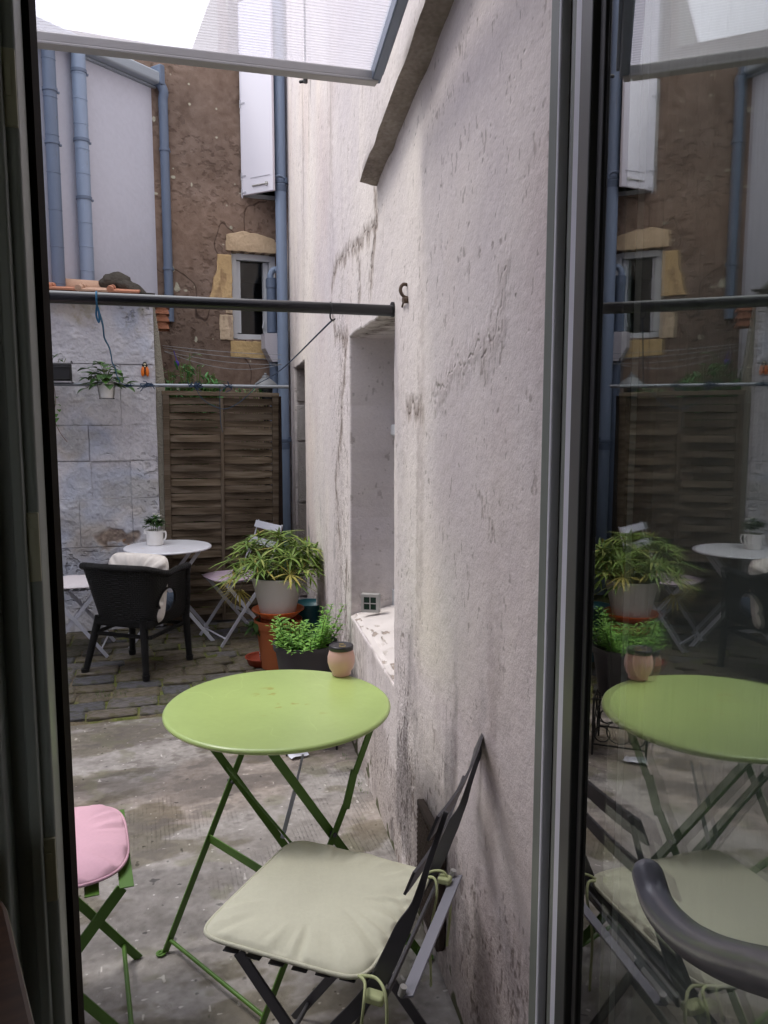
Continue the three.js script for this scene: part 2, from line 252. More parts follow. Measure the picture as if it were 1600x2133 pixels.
const woodTex = surface(1.0, 0.25, 1024, 256, (x, y, o) => { const warp = pfbm(x * 4, y * 4, 3, 801, 4) * 0.02, gr = pfbm((x) * 6, (y + warp) * 120, 3, 811, 6), kn = pfbm(x * 5, y * 16, 3, 821, 5), gy = sstep(0.56, 0.7, pfbm(x * 4, y * 24, 3, 831, 4)); const k = (gr - 0.5) * 60 + (kn - 0.5) * 34; o[0] = 112 + k; o[1] = 102 + k; o[2] = 90 + k; o[0] = lerp(o[0], 148, gy * 0.5); o[1] = lerp(o[1], 142, gy * 0.5); o[2] = lerp(o[2], 134, gy * 0.5); o[3] = 0.3 + gr * 0.5; });
const woodMats = ['#d2cac0', '#c2bab0', '#e0d8cc', '#b6aea4'].map((c) => std(c, 0.85, { map: woodTex.map, bumpMap: woodTex.bump, bumpScale: 0.004, specularIntensity: 0.3 }));

const limeTex = surface(1, 1, 512, 512, (x, y, o) => { const m = pfbm(x * 7, y * 7, 4, 841, 7), f = pfbm(x * 50, y * 50, 2, 851, 50), st = sstep(0.58, 0.7, pfbm(x * 18, y * 3, 3, 861, 3)); const k = (m - 0.5) * 34 + (f - 0.5) * 18; o[0] = 206 + k - st * 34; o[1] = 190 + k - st * 36; o[2] = 166 + k - st * 30; o[3] = 0.5 + (m - 0.5) * 0.6 + (f - 0.5) * 0.4; });
const limeMats = ['#efe4d8', '#f0dfbe', '#eee8e2', '#eadab4'].map((c) => std(c, 0.92, { map: limeTex.map, bumpMap: limeTex.bump, bumpScale: 0.012 }));

const clothTex = surface(0.1, 0.1, 256, 256, (x, y, o) => { const s = Math.sin(x * 2 * Math.PI * 900), t = Math.sin(y * 2 * Math.PI * 900), f = pfbm(x * 160, y * 160, 2, 871, 16), k = (f - 0.5) * 6; o[0] = o[1] = o[2] = 240 + k; o[3] = 0.5 + (f - 0.5) * 0.6 + s * t * 0.15; });
const cloth = (c) => std(c, 0.95, { map: clothTex.map, bumpMap: clothTex.bump, bumpScale: 0.0006, sheen: 0.25, sheenRoughness: 0.6, specularIntensity: 0.2 });
const scuff = surface(0.7, 0.7, 512, 512, (x, y, o) => { const m = pfbm(x * 7, y * 7, 4, 881, 5), f = pfbm(x * 100, y * 100, 2, 885, 70); const k = (m - 0.5) * 18 + (f - 0.5) * 5; o[0] = o[1] = o[2] = 240 + k; const rust = 0.8 * sstep(0.64, 0.74, pfbm(x * 20, y * 40, 3, 887, 14)) * sstep(0.5, 0.62, pfbm(x * 4.3, y * 4.3, 2, 889, 3)), scr = sstep(0.012, 0.003, Math.abs(pfbm(x * 10, y * 10, 2, 893, 7) - 0.5)) * sstep(0.5, 0.65, pfbm(x * 6, y * 6, 2, 897, 4)); o[0] = lerp(o[0], 215, rust); o[1] = lerp(o[1], 165, rust); o[2] = lerp(o[2], 90, rust); o[0] += scr * 10; o[1] += scr * 10; o[2] += scr * 14; o[3] = 0.4 - scr * 0.1 + m * 0.2 + f * 0.1; });

const M = {
  greenTop: std('#b4cc7a', 0.3, { map: scuff.map, bumpMap: scuff.bump, bumpScale: 0.0012, clearcoat: 0.35, clearcoatRoughness: 0.22 }), green: std('#4f7528', 0.42),  // leg green is the tabletop green darkened, shade put into the colour
  darkMetal: std('#4d4c4f', 0.42), paleMetal: std('#d6d8e2', 0.45, { map: scuff.map }), whiteMetal: std('#f3f4fa', 0.35, { map: scuff.map }),
  zinc: std('#8c9db6', 0.5, { map: scuff.map }), zincDark: std('#66758c', 0.5, { map: scuff.map }), gutter: std('#9aa3ad', 0.55, { map: scuff.map }), copper: std('#8c7468', 0.6),
  blackBar: std('#0a0b11', 0.32, { clearcoat: 0.25, clearcoatRoughness: 0.1 }), galv: std('#8b9096', 0.4, { metalness: 0.6 }), rust: std('#6a584a', 0.8, { bumpMap: plasterTile, bumpScale: 0.003 }),
  frameLight: std('#eeeef6', 0.3), frameGrey: std('#7f857b', 0.4), frameDark: std('#3c3f3d', 0.4), gasket: std('#141414', 0.6), jamb: std('#a3aaa2', 0.45), jambDark: std('#2a241f', 0.95, { specularIntensity: 0.1 }), brass: std('#c4c2a4', 0.5),
  alu: std('#b4b2ae', 0.4, { metalness: 0.3 }), aluBlue: std('#7c8796', 0.4, { metalness: 0.3 }),
  handle: std('#9c9da9', 0.26), black: std('#0b0b0c', 0.5), wire: std('#17171a', 0.5), cordBlue: std('#2f6a8e', 0.8), cordGreen: std('#b9c08e', 0.9), lineGrey: std('#8f9194', 0.7),
  potWhite: std('#d9d6cf', 0.5, { bumpMap: plasterTile, bumpScale: 0.001 }), potOrange: std('#f98a40', 0.5, { transmission: 0.4, thickness: 0 }), potRed: std('#9a3f26', 0.6), terracotta: std('#b0643a', 0.85, { bumpMap: plasterTile, bumpScale: 0.002 }), potDark: std('#3b383b', 0.45), potTeal: std('#1e5a66', 0.4), potBlack: std('#17181a', 0.5), soil: std('#2b211a', 1, { bumpMap: plasterTile, bumpScale: 0.02 }),
  enamel: std('#f4f2ee', 0.28), tile: std('#bf8468', 0.85, { bumpMap: plasterTile, bumpScale: 0.004 }), tilePale: std('#c8a48c', 0.9, { bumpMap: plasterTile, bumpScale: 0.004 }), mortar: std('#57524a', 0.95, { bumpMap: plasterTile, bumpScale: 0.02 }),
  roomWall: std('#8c877f', 0.9), pvc: std('#cfd2d6', 0.4), pane: new THREE.MeshPhysicalMaterial({ color: '#ffffff', roughness: 0, transmission: 1, thickness: 0, ior: 1.6 }),
  shutter: std('#dfdde6', 0.5), shutterEdge: std('#b8b8c0', 0.5), paper: std('#dcdde8', 0.8), orange: std('#e0741c', 0.35), inkBlack: std('#16130f', 0.3), cream: std('#e8dcb8', 0.4), purple: std('#4b3aa0', 0.7),
  pinkCushion: cloth('#e9bccb'), sageCushion: cloth('#e6e5cb'), whiteCushion: cloth('#e9e2e4'), lilacCushion: cloth('#b9a6b4'), creamPillow: cloth('#f2ebe2'), greyPillow: cloth('#4d5664'),
  interior: std('#bdbab4', 0.85), interiorFloor: std('#6b5a4a', 0.6), oak: std('#c48a5e', 0.4, { map: woodTex.map }), oakPale: std('#e8c88c', 0.5, { map: woodTex.map }),
};
const leafM = (c, t = 0.3) => { const m = std(c, 0.55, { transmission: t, thickness: 0, side: THREE.DoubleSide, specularIntensity: 0.5 }); return m; };
const L = { dark: leafM('#3d5c2c', 0.15), mid: leafM('#55803a', 0.25), mint: leafM('#80b04a', 0.3), umb: leafM('#76903f', 0.25), yellow: leafM('#b0a455', 0.3), fern: leafM('#5c9455', 0.25), stem: std('#5f6b36', 0.7), brownStem: std('#6a4a30', 0.8), petal: leafM('#efece0', 0.3), red: leafM('#c2503c', 0.3), flowerYellow: leafM('#d8b23a', 0.3) };

// ------------------------------------------------------------------ ground, slab, cobbles
{
  const g = new THREE.PlaneGeometry(60, 60).rotateX(-Math.PI / 2).translate(0, -0.045, 0); const p = g.attributes.position, uv = g.attributes.uv;
  for (let i = 0; i < p.count; i++) uv.setXY(i, p.getX(i), p.getZ(i));
  const m = mesh('ground', g, soilMat); m.userData.kind = 'structure';
}
{
  const s = structure('patio_floor', V(0, 0, 0), TH); // local x = u, local -z = n
  const n0 = 1.0, n1 = 4.06, u0 = -3.2, u1 = 1.4, g = box(u1 - u0, 0.14, n1 - n0, (u0 + u1) / 2, -0.07, -(n0 + n1) / 2).toNonIndexed(); const p = g.attributes.position, uv = g.attributes.uv;
  for (let i = 0; i < p.count; i++) uv.setXY(i, p.getX(i), -p.getZ(i));
  mesh('concrete_slab', g, floorMat, s);
  // cobbles, each its own piece
  const c = structure('cobbled_paving', V(0, 0, 0), TH);
  const bed = new THREE.PlaneGeometry(4.6, 2.6, 60, 40).rotateX(-Math.PI / 2).translate(-1.1, -0.010, -5.34), q = bed.attributes.position, t = bed.attributes.uv;
  for (let i = 0; i < q.count; i++) { q.setY(i, -0.011 + (vn(q.getX(i) * 12, q.getZ(i) * 12, 77) - 0.5) * 0.014); t.setXY(i, q.getX(i), q.getZ(i)); }
  bed.computeVertexNormals(); mesh('moss_bed', bed, soilMat, c).userData.kind = 'stuff';
  const variants = []; for (let k = 0; k < 8; k++) {
    const b = new RoundedBoxGeometry(1, 1, 1, 3, 0.1), v = b.attributes.position;
    for (let i = 0; i < v.count; i++) { const x = v.getX(i), y = v.getY(i), z = v.getZ(i), a = Math.atan2(z, x); const e = 1 + (vn(Math.cos(a) * 2 + k * 5, Math.sin(a) * 2, 91) - 0.5) * 0.12; v.setXYZ(i, x * e, y + (y > 0.3 ? (vn(x * 3 + k * 9, z * 3, 93) - 0.5) * 0.3 : 0), z * e); }
    b.computeVertexNormals(); variants.push(b);
  }
  let row = 0; for (let n = 4.13; n < 6.0; row++) {
    const d = rr(0.125, 0.165); let u = -2.35 + rr(0, 0.1);
    while (u < 1.1) {
      const w = rr(0.16, 0.27); const wallU = (0.552 + 0.1066 * n) / 1.0136 - 0.02; // stop at the right wall
      if (u + w / 2 < wallU && rnd() > 0.015) {
        const m = new THREE.Mesh(variants[Math.floor(rnd() * 8)], cobbleMats[Math.floor(rnd() * 5)]); m.name = numbered('cobblestone'); m.castShadow = m.receiveShadow = true;
        m.scale.set(w - 0.011, 0.06, d - 0.01); m.position.set(u + w / 2, -0.03 + rr(-0.006, 0.005), -(n + d / 2) + rr(-0.006, 0.006)); m.rotation.set(rr(-0.02, 0.02), rr(-0.05, 0.05), rr(-0.02, 0.02)); c.add(m);
      }
      u += w;
    }
    n += d;
  }
}

{ // weeds in the joints
  const g = [], blade = (x, z, h) => { const a = rr(0, 6.28), b = new THREE.BufferGeometry(), dx = Math.cos(a) * 0.002, dz = Math.sin(a) * 0.002, lx = rr(-0.5, 0.5) * h, lz = rr(-0.5, 0.5) * h; b.setAttribute('position', new THREE.Float32BufferAttribute([x - dx, -0.01, z - dz, x + dx, -0.01, z + dz, x + lx, h, z + lz], 3)); b.setAttribute('uv', new THREE.Float32BufferAttribute([0, 0, 1, 0, 0, 1], 2)); b.computeVertexNormals(); g.push(b); };
  for (const [u, n, c] of [[-0.55, 4.22, 60], [-0.18, 4.5, 40], [-0.5, 4.75, 40], [0.1, 4.3, 30], [-0.75, 4.5, 40], [0.3, 4.9, 30], [-0.9, 4.2, 40], [0.84, 3.3, 24], [0.83, 3.0, 20], [0.86, 3.7, 30]]) for (let i = 0; i < c; i++) { const p = P(u + rr(-0.09, 0.09) * (n < 4 ? 0.15 : 1), 0, n + rr(-0.05, 0.05)); blade(p.x, p.z, rr(0.006, 0.022)); }
  const m = mesh('weeds', g, std('#58752f', 0.8, { side: THREE.DoubleSide })); m.userData.kind = 'stuff'; tag(m, 'small green weeds growing in the joints of the paving', 'weeds');
}
// ------------------------------------------------------------------ the house the picture is taken from
{
  const h = thing('house', 'room with a glazed door from which the courtyard is seen', 'house', V(0, 0, 0), TH);
  const B = (u0, u1, y0, y1, n0, n1) => box(u1 - u0, y1 - y0, n1 - n0, (u0 + u1) / 2, (y0 + y1) / 2, -(n0 + n1) / 2);
  mesh('facade', [B(-4, -0.17, -0.1, 6.8, 1.0, 1.28), B(0.72, 1.0, -0.1, 6.8, 1.0, 1.22), B(-0.17, 0.72, 2.32, 6.8, 1.0, 1.22)], paleMat, h);
  mesh('room_wall', [B(-2.6, -2.4, 0, 2.8, -3.2, 1.0), B(-2.6, -1.9, 0, 2.8, -3.4, -3.2), B(-0.5, 1.2, 0, 2.8, -3.4, -3.2), B(-1.9, -0.5, 0, 1.05, -3.4, -3.2), B(-1.9, -0.5, 2.3, 2.8, -3.4, -3.2)], M.interior, h);
  mesh('room_wall', [B(1.0, 1.2, 0, 5.2, -3.2, 1.0)], M.interior, h);
  mesh('room_floor', B(-2.6, 1.2, -0.1, 0.2, -3.2, 0.998), M.interiorFloor, h);
  mesh('ceiling', B(-2.6, 1.2, 2.7, 2.9, -3.2, 0.998), M.interior, h);
  mesh('threshold', B(-0.17, 0.72, -0.1, 0.18, 1.0, 1.26), M.frameDark, h);
  // left door frame: lining, rebate, weather strip, three keeps
  const f = mesh('door_frame', [rbox(0.16, 2.2, 0.075, 0.006, -0.184, 1.3, -0.965), rbox(0.012, 2.2, 0.02, 0.003, -0.1225, 1.3, -0.918), rbox(0.10, 2.2, 0.06, 0.006, -0.195, 1.3, -0.9)], M.jamb, h);
  mesh('weather_strip', [B(-0.16, -0.097, 0.2, 2.3, 1.005, 1.085)], M.jambDark, h);
  mesh('wall_lining', [rbox(0.3, 2.4, 0.03, 0.006, -0.4, 1.4, -0.855)], M.interior, h);
  for (const y of [1.84, 1.37, 1.0]) { mesh('keep', [rbox(0.014, 0.075, 0.006, 0.001, -0.1115, y, -0.926), box(0.006, 0.03, 0.003, -0.1115, y + 0.006, -0.9225)], M.brass, f); }
  // right door frame: stacked profiles seen edge on
  const y0 = 1.25, hh = 2.1, fr = mesh('door_frame', [rbox(0.10, hh, 0.034, 0.004, 0.65, y0, -1.032)], M.frameLight, h);
  mesh('rebate', [box(0.09, hh, 0.013, 0.648, y0, -1.0555)], M.frameGrey, fr);
  mesh('groove', [box(0.07, hh, 0.024, 0.649, y0, -1.074)], M.frameDark, fr);
  mesh('bead', [rbox(0.1, hh, 0.008, 0.003, 0.649, y0, -1.0902)], M.frameLight, fr);
  mesh('outer_profile', [rbox(0.1, hh, 0.03, 0.004, 0.652, y0, -1.1092)], M.frameGrey, fr);
  mesh('sealant_gap', [box(0.08, hh, 0.015, 0.672, y0, -1.132)], M.gasket, fr);
}
{ // unseen wall added on the left to cut sky light and darken the courtyard
  const t = thing('added_shade_wall', 'unseen plain wall added on the left to shade the courtyard', 'wall', P(-2.9, 0, 3.6), TH); mesh('wall_face', uvBox(box(0.3, 4.6, 4.7, 0, 2.3, 0)), paleMat, t);
}
{ // the open glazed leaf on the right
  const hinge = W(0.2600, 0.22, 1.075), ang = Math.atan2(1, 0.042); // leaf runs from the hinge towards the camera
  const t = thing('glass_door', 'open glazed door leaf on the right mirroring the courtyard', 'door', hinge, 0);
  const dir = W(-0.04197, 0, -0.99912), out = W(-0.99912, 0, 0.04197); // along the leaf; towards the courtyard side
  const at = (a, y, o) => hinge.clone().addScaledVector(dir, a).addScaledVector(out, o).setY(y);
  const vbar = (a0, a1, ya, yb, o0, o1, r = 0.004) => bar(at((a0 + a1) / 2, ya, (o0 + o1) / 2), at((a0 + a1) / 2, yb, (o0 + o1) / 2), a1 - a0, o1 - o0, dir, r);
  meshW('stile', [vbar(0.005, 0.074, 0.24, 2.28, -0.05, 0.012)], M.frameDark, t);
  meshW('stile', [vbar(0.79, 0.88, 0.24, 2.28, -0.05, 0.012)], M.frameDark, t);
  meshW('rail', [bar(at(0.074, 0.3, -0.019), at(0.79, 0.3, -0.019), 0.12, 0.062, V(0, 1, 0)), bar(at(0.074, 2.22, -0.019), at(0.79, 2.22, -0.019), 0.12, 0.062, V(0, 1, 0))], M.frameDark, t);
  meshW('glazing_gasket', [vbar(0.074, 0.103, 0.36, 2.16, -0.03, 0.003), vbar(0.76, 0.79, 0.36, 2.16, -0.03, 0.003)], M.gasket, t);
  const glass = new THREE.MeshPhysicalMaterial({ color: '#f4fbf4', roughness: 0.0, transmission: 1, thickness: 0 }); glass.ior = 2.0;
  for (const o of [0.0, -0.012]) {
    const g = new THREE.PlaneGeometry(0.66, 1.8); g.applyMatrix4(new THREE.Matrix4().makeBasis(dir, V(0, 1, 0), dir.clone().cross(V(0, 1, 0)))); const c = at(0.432, 1.26, o); g.translate(c.x, c.y, c.z);
    meshW('glass_pane', g, glass, t);
  }
  const hd = [W(0.178, 1.203, 0.506), W(0.177, 1.197, 0.484), W(0.1755, 1.207, 0.44), W(0.174, 1.227, 0.394), W(0.172, 1.247, 0.358), W(0.171, 1.265, 0.328), W(0.169, 1.288, 0.29), W(0.185, 1.298, 0.268), W(0.212, 1.3, 0.26)];
  const hs = meshW('handle', [tube(hd, 0.0105, 80, 20), new THREE.SphereGeometry(0.0105, 20, 12).translate(hd[0].x, hd[0].y, hd[0].z)], M.handle, t);
  void hs, ang;
}
{ // wooden table corner inside the room
  const t = thing('indoor_table', 'rounded wooden table corner at the far left edge inside the room', 'table', W(-0.508, 0.232, 0.315), 0.55);
  const rs = new THREE.Shape(), a = 0.33, b = 0.25, q = 0.05; rs.moveTo(-a + q, -b); rs.lineTo(a - q, -b); rs.quadraticCurveTo(a, -b, a, -b + q); rs.lineTo(a, b - q); rs.quadraticCurveTo(a, b, a - q, b); rs.lineTo(-a + q, b); rs.quadraticCurveTo(-a, b, -a, b - q); rs.lineTo(-a, -b + q); rs.quadraticCurveTo(-a, -b, -a + q, -b);
  const ex = (dp, y) => new THREE.ExtrudeGeometry(rs, { depth: dp, bevelEnabled: true, bevelSize: 0.004, bevelThickness: 0.004, bevelOffset: -0.004, bevelSegments: 2 }).rotateX(-Math.PI / 2).translate(0, y, 0);
  mesh('tabletop', ex(0.012, 0.83), M.oak, t); mesh('tabletop_edge', ex(0.05, 0.768), M.oakPale, t);
  for (const x of [-0.2, 0.2]) for (const z of [-0.14, 0.14]) mesh('leg', [box(0.05, 0.78, 0.05, x, 0.375, z)], M.oak, t);
}

// ------------------------------------------------------------------ right wall
const RW = W(0.552, 0, 0), RT = Math.atan2(0.9813, -0.1923); // wall-local x = along the wall away from the house, z = towards the courtyard
const rwv = (s, y, o = 0) => W(0.552 - 0.1923 * s - 0.9813 * o, y, 0.9813 * s - 0.1923 * o);
function onWall(o) { o.matrixAutoUpdate = true; o.position.copy(RW); o.rotation.y = RT; o.updateMatrixWorld(true); flipped.add(o); return o; }
{
  const t = onWall(thing('house_wall', 'tall flaking whitewashed house wall running along the right side', 'wall'));
  const sh = new THREE.Shape(); sh.moveTo(1.25, -0.1); sh.lineTo(7.22, -0.1); sh.lineTo(7.22, 7.6); sh.lineTo(1.25, 7.6); sh.closePath();
  sh.holes.push(roughRect(2.7, 0.6, 3.665, 1.862, 0.006, 0.05, 5), roughRect(5.74, 0.02, 6.64, 1.895, 0.008, 0.06, 6));
  // the wall's z = 0 face looks into the courtyard
  mesh('wall_face', slab(sh, 0.42, 0.008), wallMat, t);
  // sloping band where the upper wall stands proud: underside colour holds painted shade and dirt, whitewash in front
  const line = (x) => 2.595 - 0.1454 * (x - 1.2) + (fbm(x * 7, 2, 3, 33) - 0.5) * 0.03, sweep = (prof, n) => {
    const pos = [], uv = [], idx = [], m = prof.length; for (let i = 0; i <= n; i++) { const x = lerp(1.2, 3.0, i / n); prof.forEach(([o, dy], k) => { const e = k && k < m - 1 ? (fbm(x * 9, k * 3 + dy, 3, 37) - 0.5) * 0.012 : 0, e0 = i === n ? -0.0 : 0; pos.push(x + e0, line(x) + dy, o + e); uv.push(x, line(x) + dy + o); }); }
    for (let i = 0; i < n; i++) for (let k = 0; k + 1 < m; k++) { const a = i * m + k; idx.push(a, a + m, a + 1, a + 1, a + m, a + m + 1); }
    const g = new THREE.BufferGeometry(); g.setAttribute('position', new THREE.Float32BufferAttribute(pos, 3)); g.setAttribute('uv', new THREE.Float32BufferAttribute(uv, 2)); g.setIndex(idx); g.computeVertexNormals(); return g; };
  const dirtAndShade = surface(0.6, 0.6, 256, 256, (x, y, o) => { const m = pfbm(x * 10, y * 10, 4, 921, 6), f = pfbm(x * 100, y * 100, 2, 931, 60), k = (m - 0.5) * 60 + (f - 0.5) * 30; o[0] = 156 + k; o[1] = 145 + k; o[2] = 134 + k; o[3] = 0.5 + (m - 0.5) * 0.6 + (f - 0.5) * 0.4; });
  const front = [[0.062, 0.0], [0.064, 0.02], [0.062, 0.25], [0.04, 0.6], [0.02, 0.9], [-0.004, 1.1]];
  mesh('band_underside', [sweep([[-0.004, -0.012], [0.02, -0.01], [0.04, -0.004], [0.062, 0.0]], 70)], std('#ffffff', 0.98, { map: dirtAndShade.map, bumpMap: dirtAndShade.bump, bumpScale: 0.012, side: THREE.DoubleSide }), t);
  mesh('render_band', [sweep(front, 70)], wallMat, t);
  const ec = new THREE.Shape(front.concat([[-0.004, -0.012]]).map(([o, dy]) => new THREE.Vector2(o, dy))); mesh('band_end', new THREE.ShapeGeometry(ec).rotateY(-Math.PI / 2).translate(3.0, line(3.0), 0), wallMat, t);
  // sill, window
  const sill = new THREE.Shape([[2.705, 0.588], [3.66, 0.588], [3.66, 0.6], [2.705, 0.6]].map(([x, y]) => new THREE.Vector2(x, y))); void sill;
  const sg = new THREE.PlaneGeometry(0.955, 0.24, 40, 12).rotateX(-Math.PI / 2); const sp = sg.attributes.position, suv = sg.attributes.uv;
  for (let i = 0; i < sp.count; i++) { const z = sp.getZ(i); sp.setY(i, 0.612 + (0.12 - z) * 0.16 - sstep(0.1, 0.12, z) * 0.006 + (fbm(sp.getX(i) * 12, z * 12, 3, 31) - 0.5) * 0.016); suv.setXY(i, sp.getX(i) + 0.3, z + 0.4); }
  sg.translate(3.1825, 0, -0.125); sg.computeVertexNormals();
  const sillTex = surface(1, 0.5, 512, 256, (x, y, o) => { const k = sstep(0.55, 0.63, fbm(x * 24, y * 60, 4, 901)) * sstep(0.4, 0.6, fbm(x * 5, y * 8, 3, 905)), m = fbm(x * 8, y * 8, 3, 911); const e = k * 0.6; o[0] = lerp(212, 128, e) + (m - 0.5) * 30; o[1] = lerp(204, 112, e) + (m - 0.5) * 30; o[2] = lerp(200, 98, e) + (m - 0.5) * 30; o[3] = 0.7 - k * 0.4 + (m - 0.5) * 0.3; });
  mesh('sill', sg, std('#ffffff', 0.95, { map: sillTex.map, bumpMap: sillTex.bump, bumpScale: 0.01 }), t);
  const w = mesh('window', [box(0.97, 0.06, 0.07, 3.183, 1.838, -0.265), box(0.05, 1.2, 0.07, 2.73, 1.24, -0.265), box(0.05, 1.2, 0.07, 3.64, 1.24, -0.265), box(0.97, 0.07, 0.11, 3.183, 0.68, -0.25), rbox(0.97, 0.05, 0.12, 0.01, 3.183, 1.45, -0.245), rbox(0.97, 0.03, 0.09, 0.01, 3.183, 1.5, -0.25)], M.pvc, t);
  mesh('window_pane', [new THREE.PlaneGeometry(0.87, 0.72).translate(3.183, 1.07, -0.27), new THREE.PlaneGeometry(0.87, 0.3).translate(3.183, 1.66, -0.27)], M.pane, w); mesh('room', roomBox(2.2, 4.2, 0.2, 2.3, -2.6, -0.415), M.roomWall, t);
  // door bay at the far end
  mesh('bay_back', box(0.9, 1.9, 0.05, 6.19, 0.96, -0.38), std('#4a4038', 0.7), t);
  for (let k = 0, y = 0.03; y < 1.85; k++) { const hh = [0.42, 0.36, 0.5, 0.3, 0.3][k % 5], g = uvBox(rbox(0.03, Math.min(hh, 1.88 - y) - 0.012, 0.3, 0.008, 6.625, y + hh / 2, -0.17)); mesh('jamb_stone', g, std(['#c8c0ba', '#b9afa8', '#c2bab4'][k % 3], 0.95, { bumpMap: plasterTile, bumpScale: 0.01 }), t); y += hh; }
}
{ // things fixed to the right wall
  const o = rwv(2.5, 1.86, 0.0), t = thing('wall_hook', 'rusty curved iron hook set in the right wall', 'hook', o, 0);
  meshW('hook_ring', [tube([rwv(2.5, 1.862, -0.012), rwv(2.5, 1.866, 0.01), rwv(2.502, 1.878, 0.02), rwv(2.505, 1.892, 0.021), rwv(2.508, 1.904, 0.012), rwv(2.51, 1.903, -0.002)], 0.0052, 40, 10)], M.rust, t);
  meshW('stub', [rod(rwv(2.5, 1.858, -0.01), rwv(2.495, 1.855, 0.016), 0.009), rod(rwv(2.5, 1.862, 0.01), rwv(2.56, 1.845, 0.004), 0.003)], M.rust, t);
}
{
  const t = onWall(thing('vent_grille', 'brown woven looking vent grille low on the right wall behind the grey chair', 'vent'));
  const g = [], s0 = 2.02, s1 = 2.25, y0 = 0.1, y1 = 0.4;
  for (let i = 0; i <= 18; i++) { const y = lerp(y0 + 0.02, y1 - 0.02, i / 18); g.push(rbox(s1 - s0 - 0.01, 0.008, 0.008, 0.002, (s0 + s1) / 2, y, 0.022, 1)); }
  for (let i = 0; i < 18; i++) for (let k = 0; k < 9; k++) { const x = lerp(s0 + 0.02, s1 - 0.02, (k + (i % 2) * 0.5) / 9), y = lerp(y0 + 0.02, y1 - 0.02, (i + 0.5) / 18); g.push(box(0.009, 0.026, 0.012, x, y, 0.02)); }
  mesh('grille', g, std('#4c3d32', 0.8), t); mesh('vent_frame', [rbox(0.02, y1 - y0, 0.018, 0.004, s0, (y0 + y1) / 2, 0.012), rbox(0.02, y1 - y0, 0.018, 0.004, s1, (y0 + y1) / 2, 0.012), rbox(s1 - s0, 0.02, 0.022, 0.004, (s0 + s1) / 2, y0, 0.014), rbox(s1 - s0, 0.02, 0.022, 0.004, (s0 + s1) / 2, y1, 0.014)], std('#3f332b', 0.8), t);
  mesh('vent_back', box(s1 - s0 - 0.02, y1 - y0 - 0.02, 0.004, (s0 + s1) / 2, (y0 + y1) / 2, 0.006), M.black, t);
}
{
  const t = thing('solar_lamp', 'small square grey box with four dark green panes on the window sill', 'lamp', rwv(3.56, 0.64, -0.075), -0.2);
  // faces the house: local +z
  mesh('lamp_case', [rbox(0.085, 0.085, 0.03, 0.005, 0, 0.0425, 0)], M.alu, t); mesh('rim', [box(0.078, 0.012, 0.01, 0, 0.078, 0.016), box(0.078, 0.012, 0.01, 0, 0.008, 0.016), box(0.012, 0.058, 0.01, -0.034, 0.043, 0.016), box(0.012, 0.058, 0.01, 0.034, 0.043, 0.016), box(0.004, 0.058, 0.008, 0, 0.043, 0.0155), box(0.058, 0.004, 0.0085, 0, 0.043, 0.0155)], M.alu, t);
  for (const x of [-0.015, 0.015]) for (const y of [-0.015, 0.015]) mesh('pane', box(0.026, 0.026, 0.003, x, 0.043 + y, 0.0155), std('#24382c', 0.15), t);
}
{
  const pts = [rwv(5.17, 4.9, 0.03), rwv(5.17, 4.2, 0.03), rwv(5.17, 3.55, 0.03)];
  const t = thing('hanging_cable', 'short black cable hanging down the right wall under the clear roof panel', 'cable', pts[2], 0);
  meshW('cable', [tube(pts, 0.006, 30)], M.black, t); meshW('plug', [rod(rwv(5.17, 3.5, 0.03), rwv(5.17, 3.56, 0.03), 0.014), rod(rwv(5.17, 3.51, 0.03), rwv(5.2, 3.515, 0.06), 0.01)], M.black, t);
}

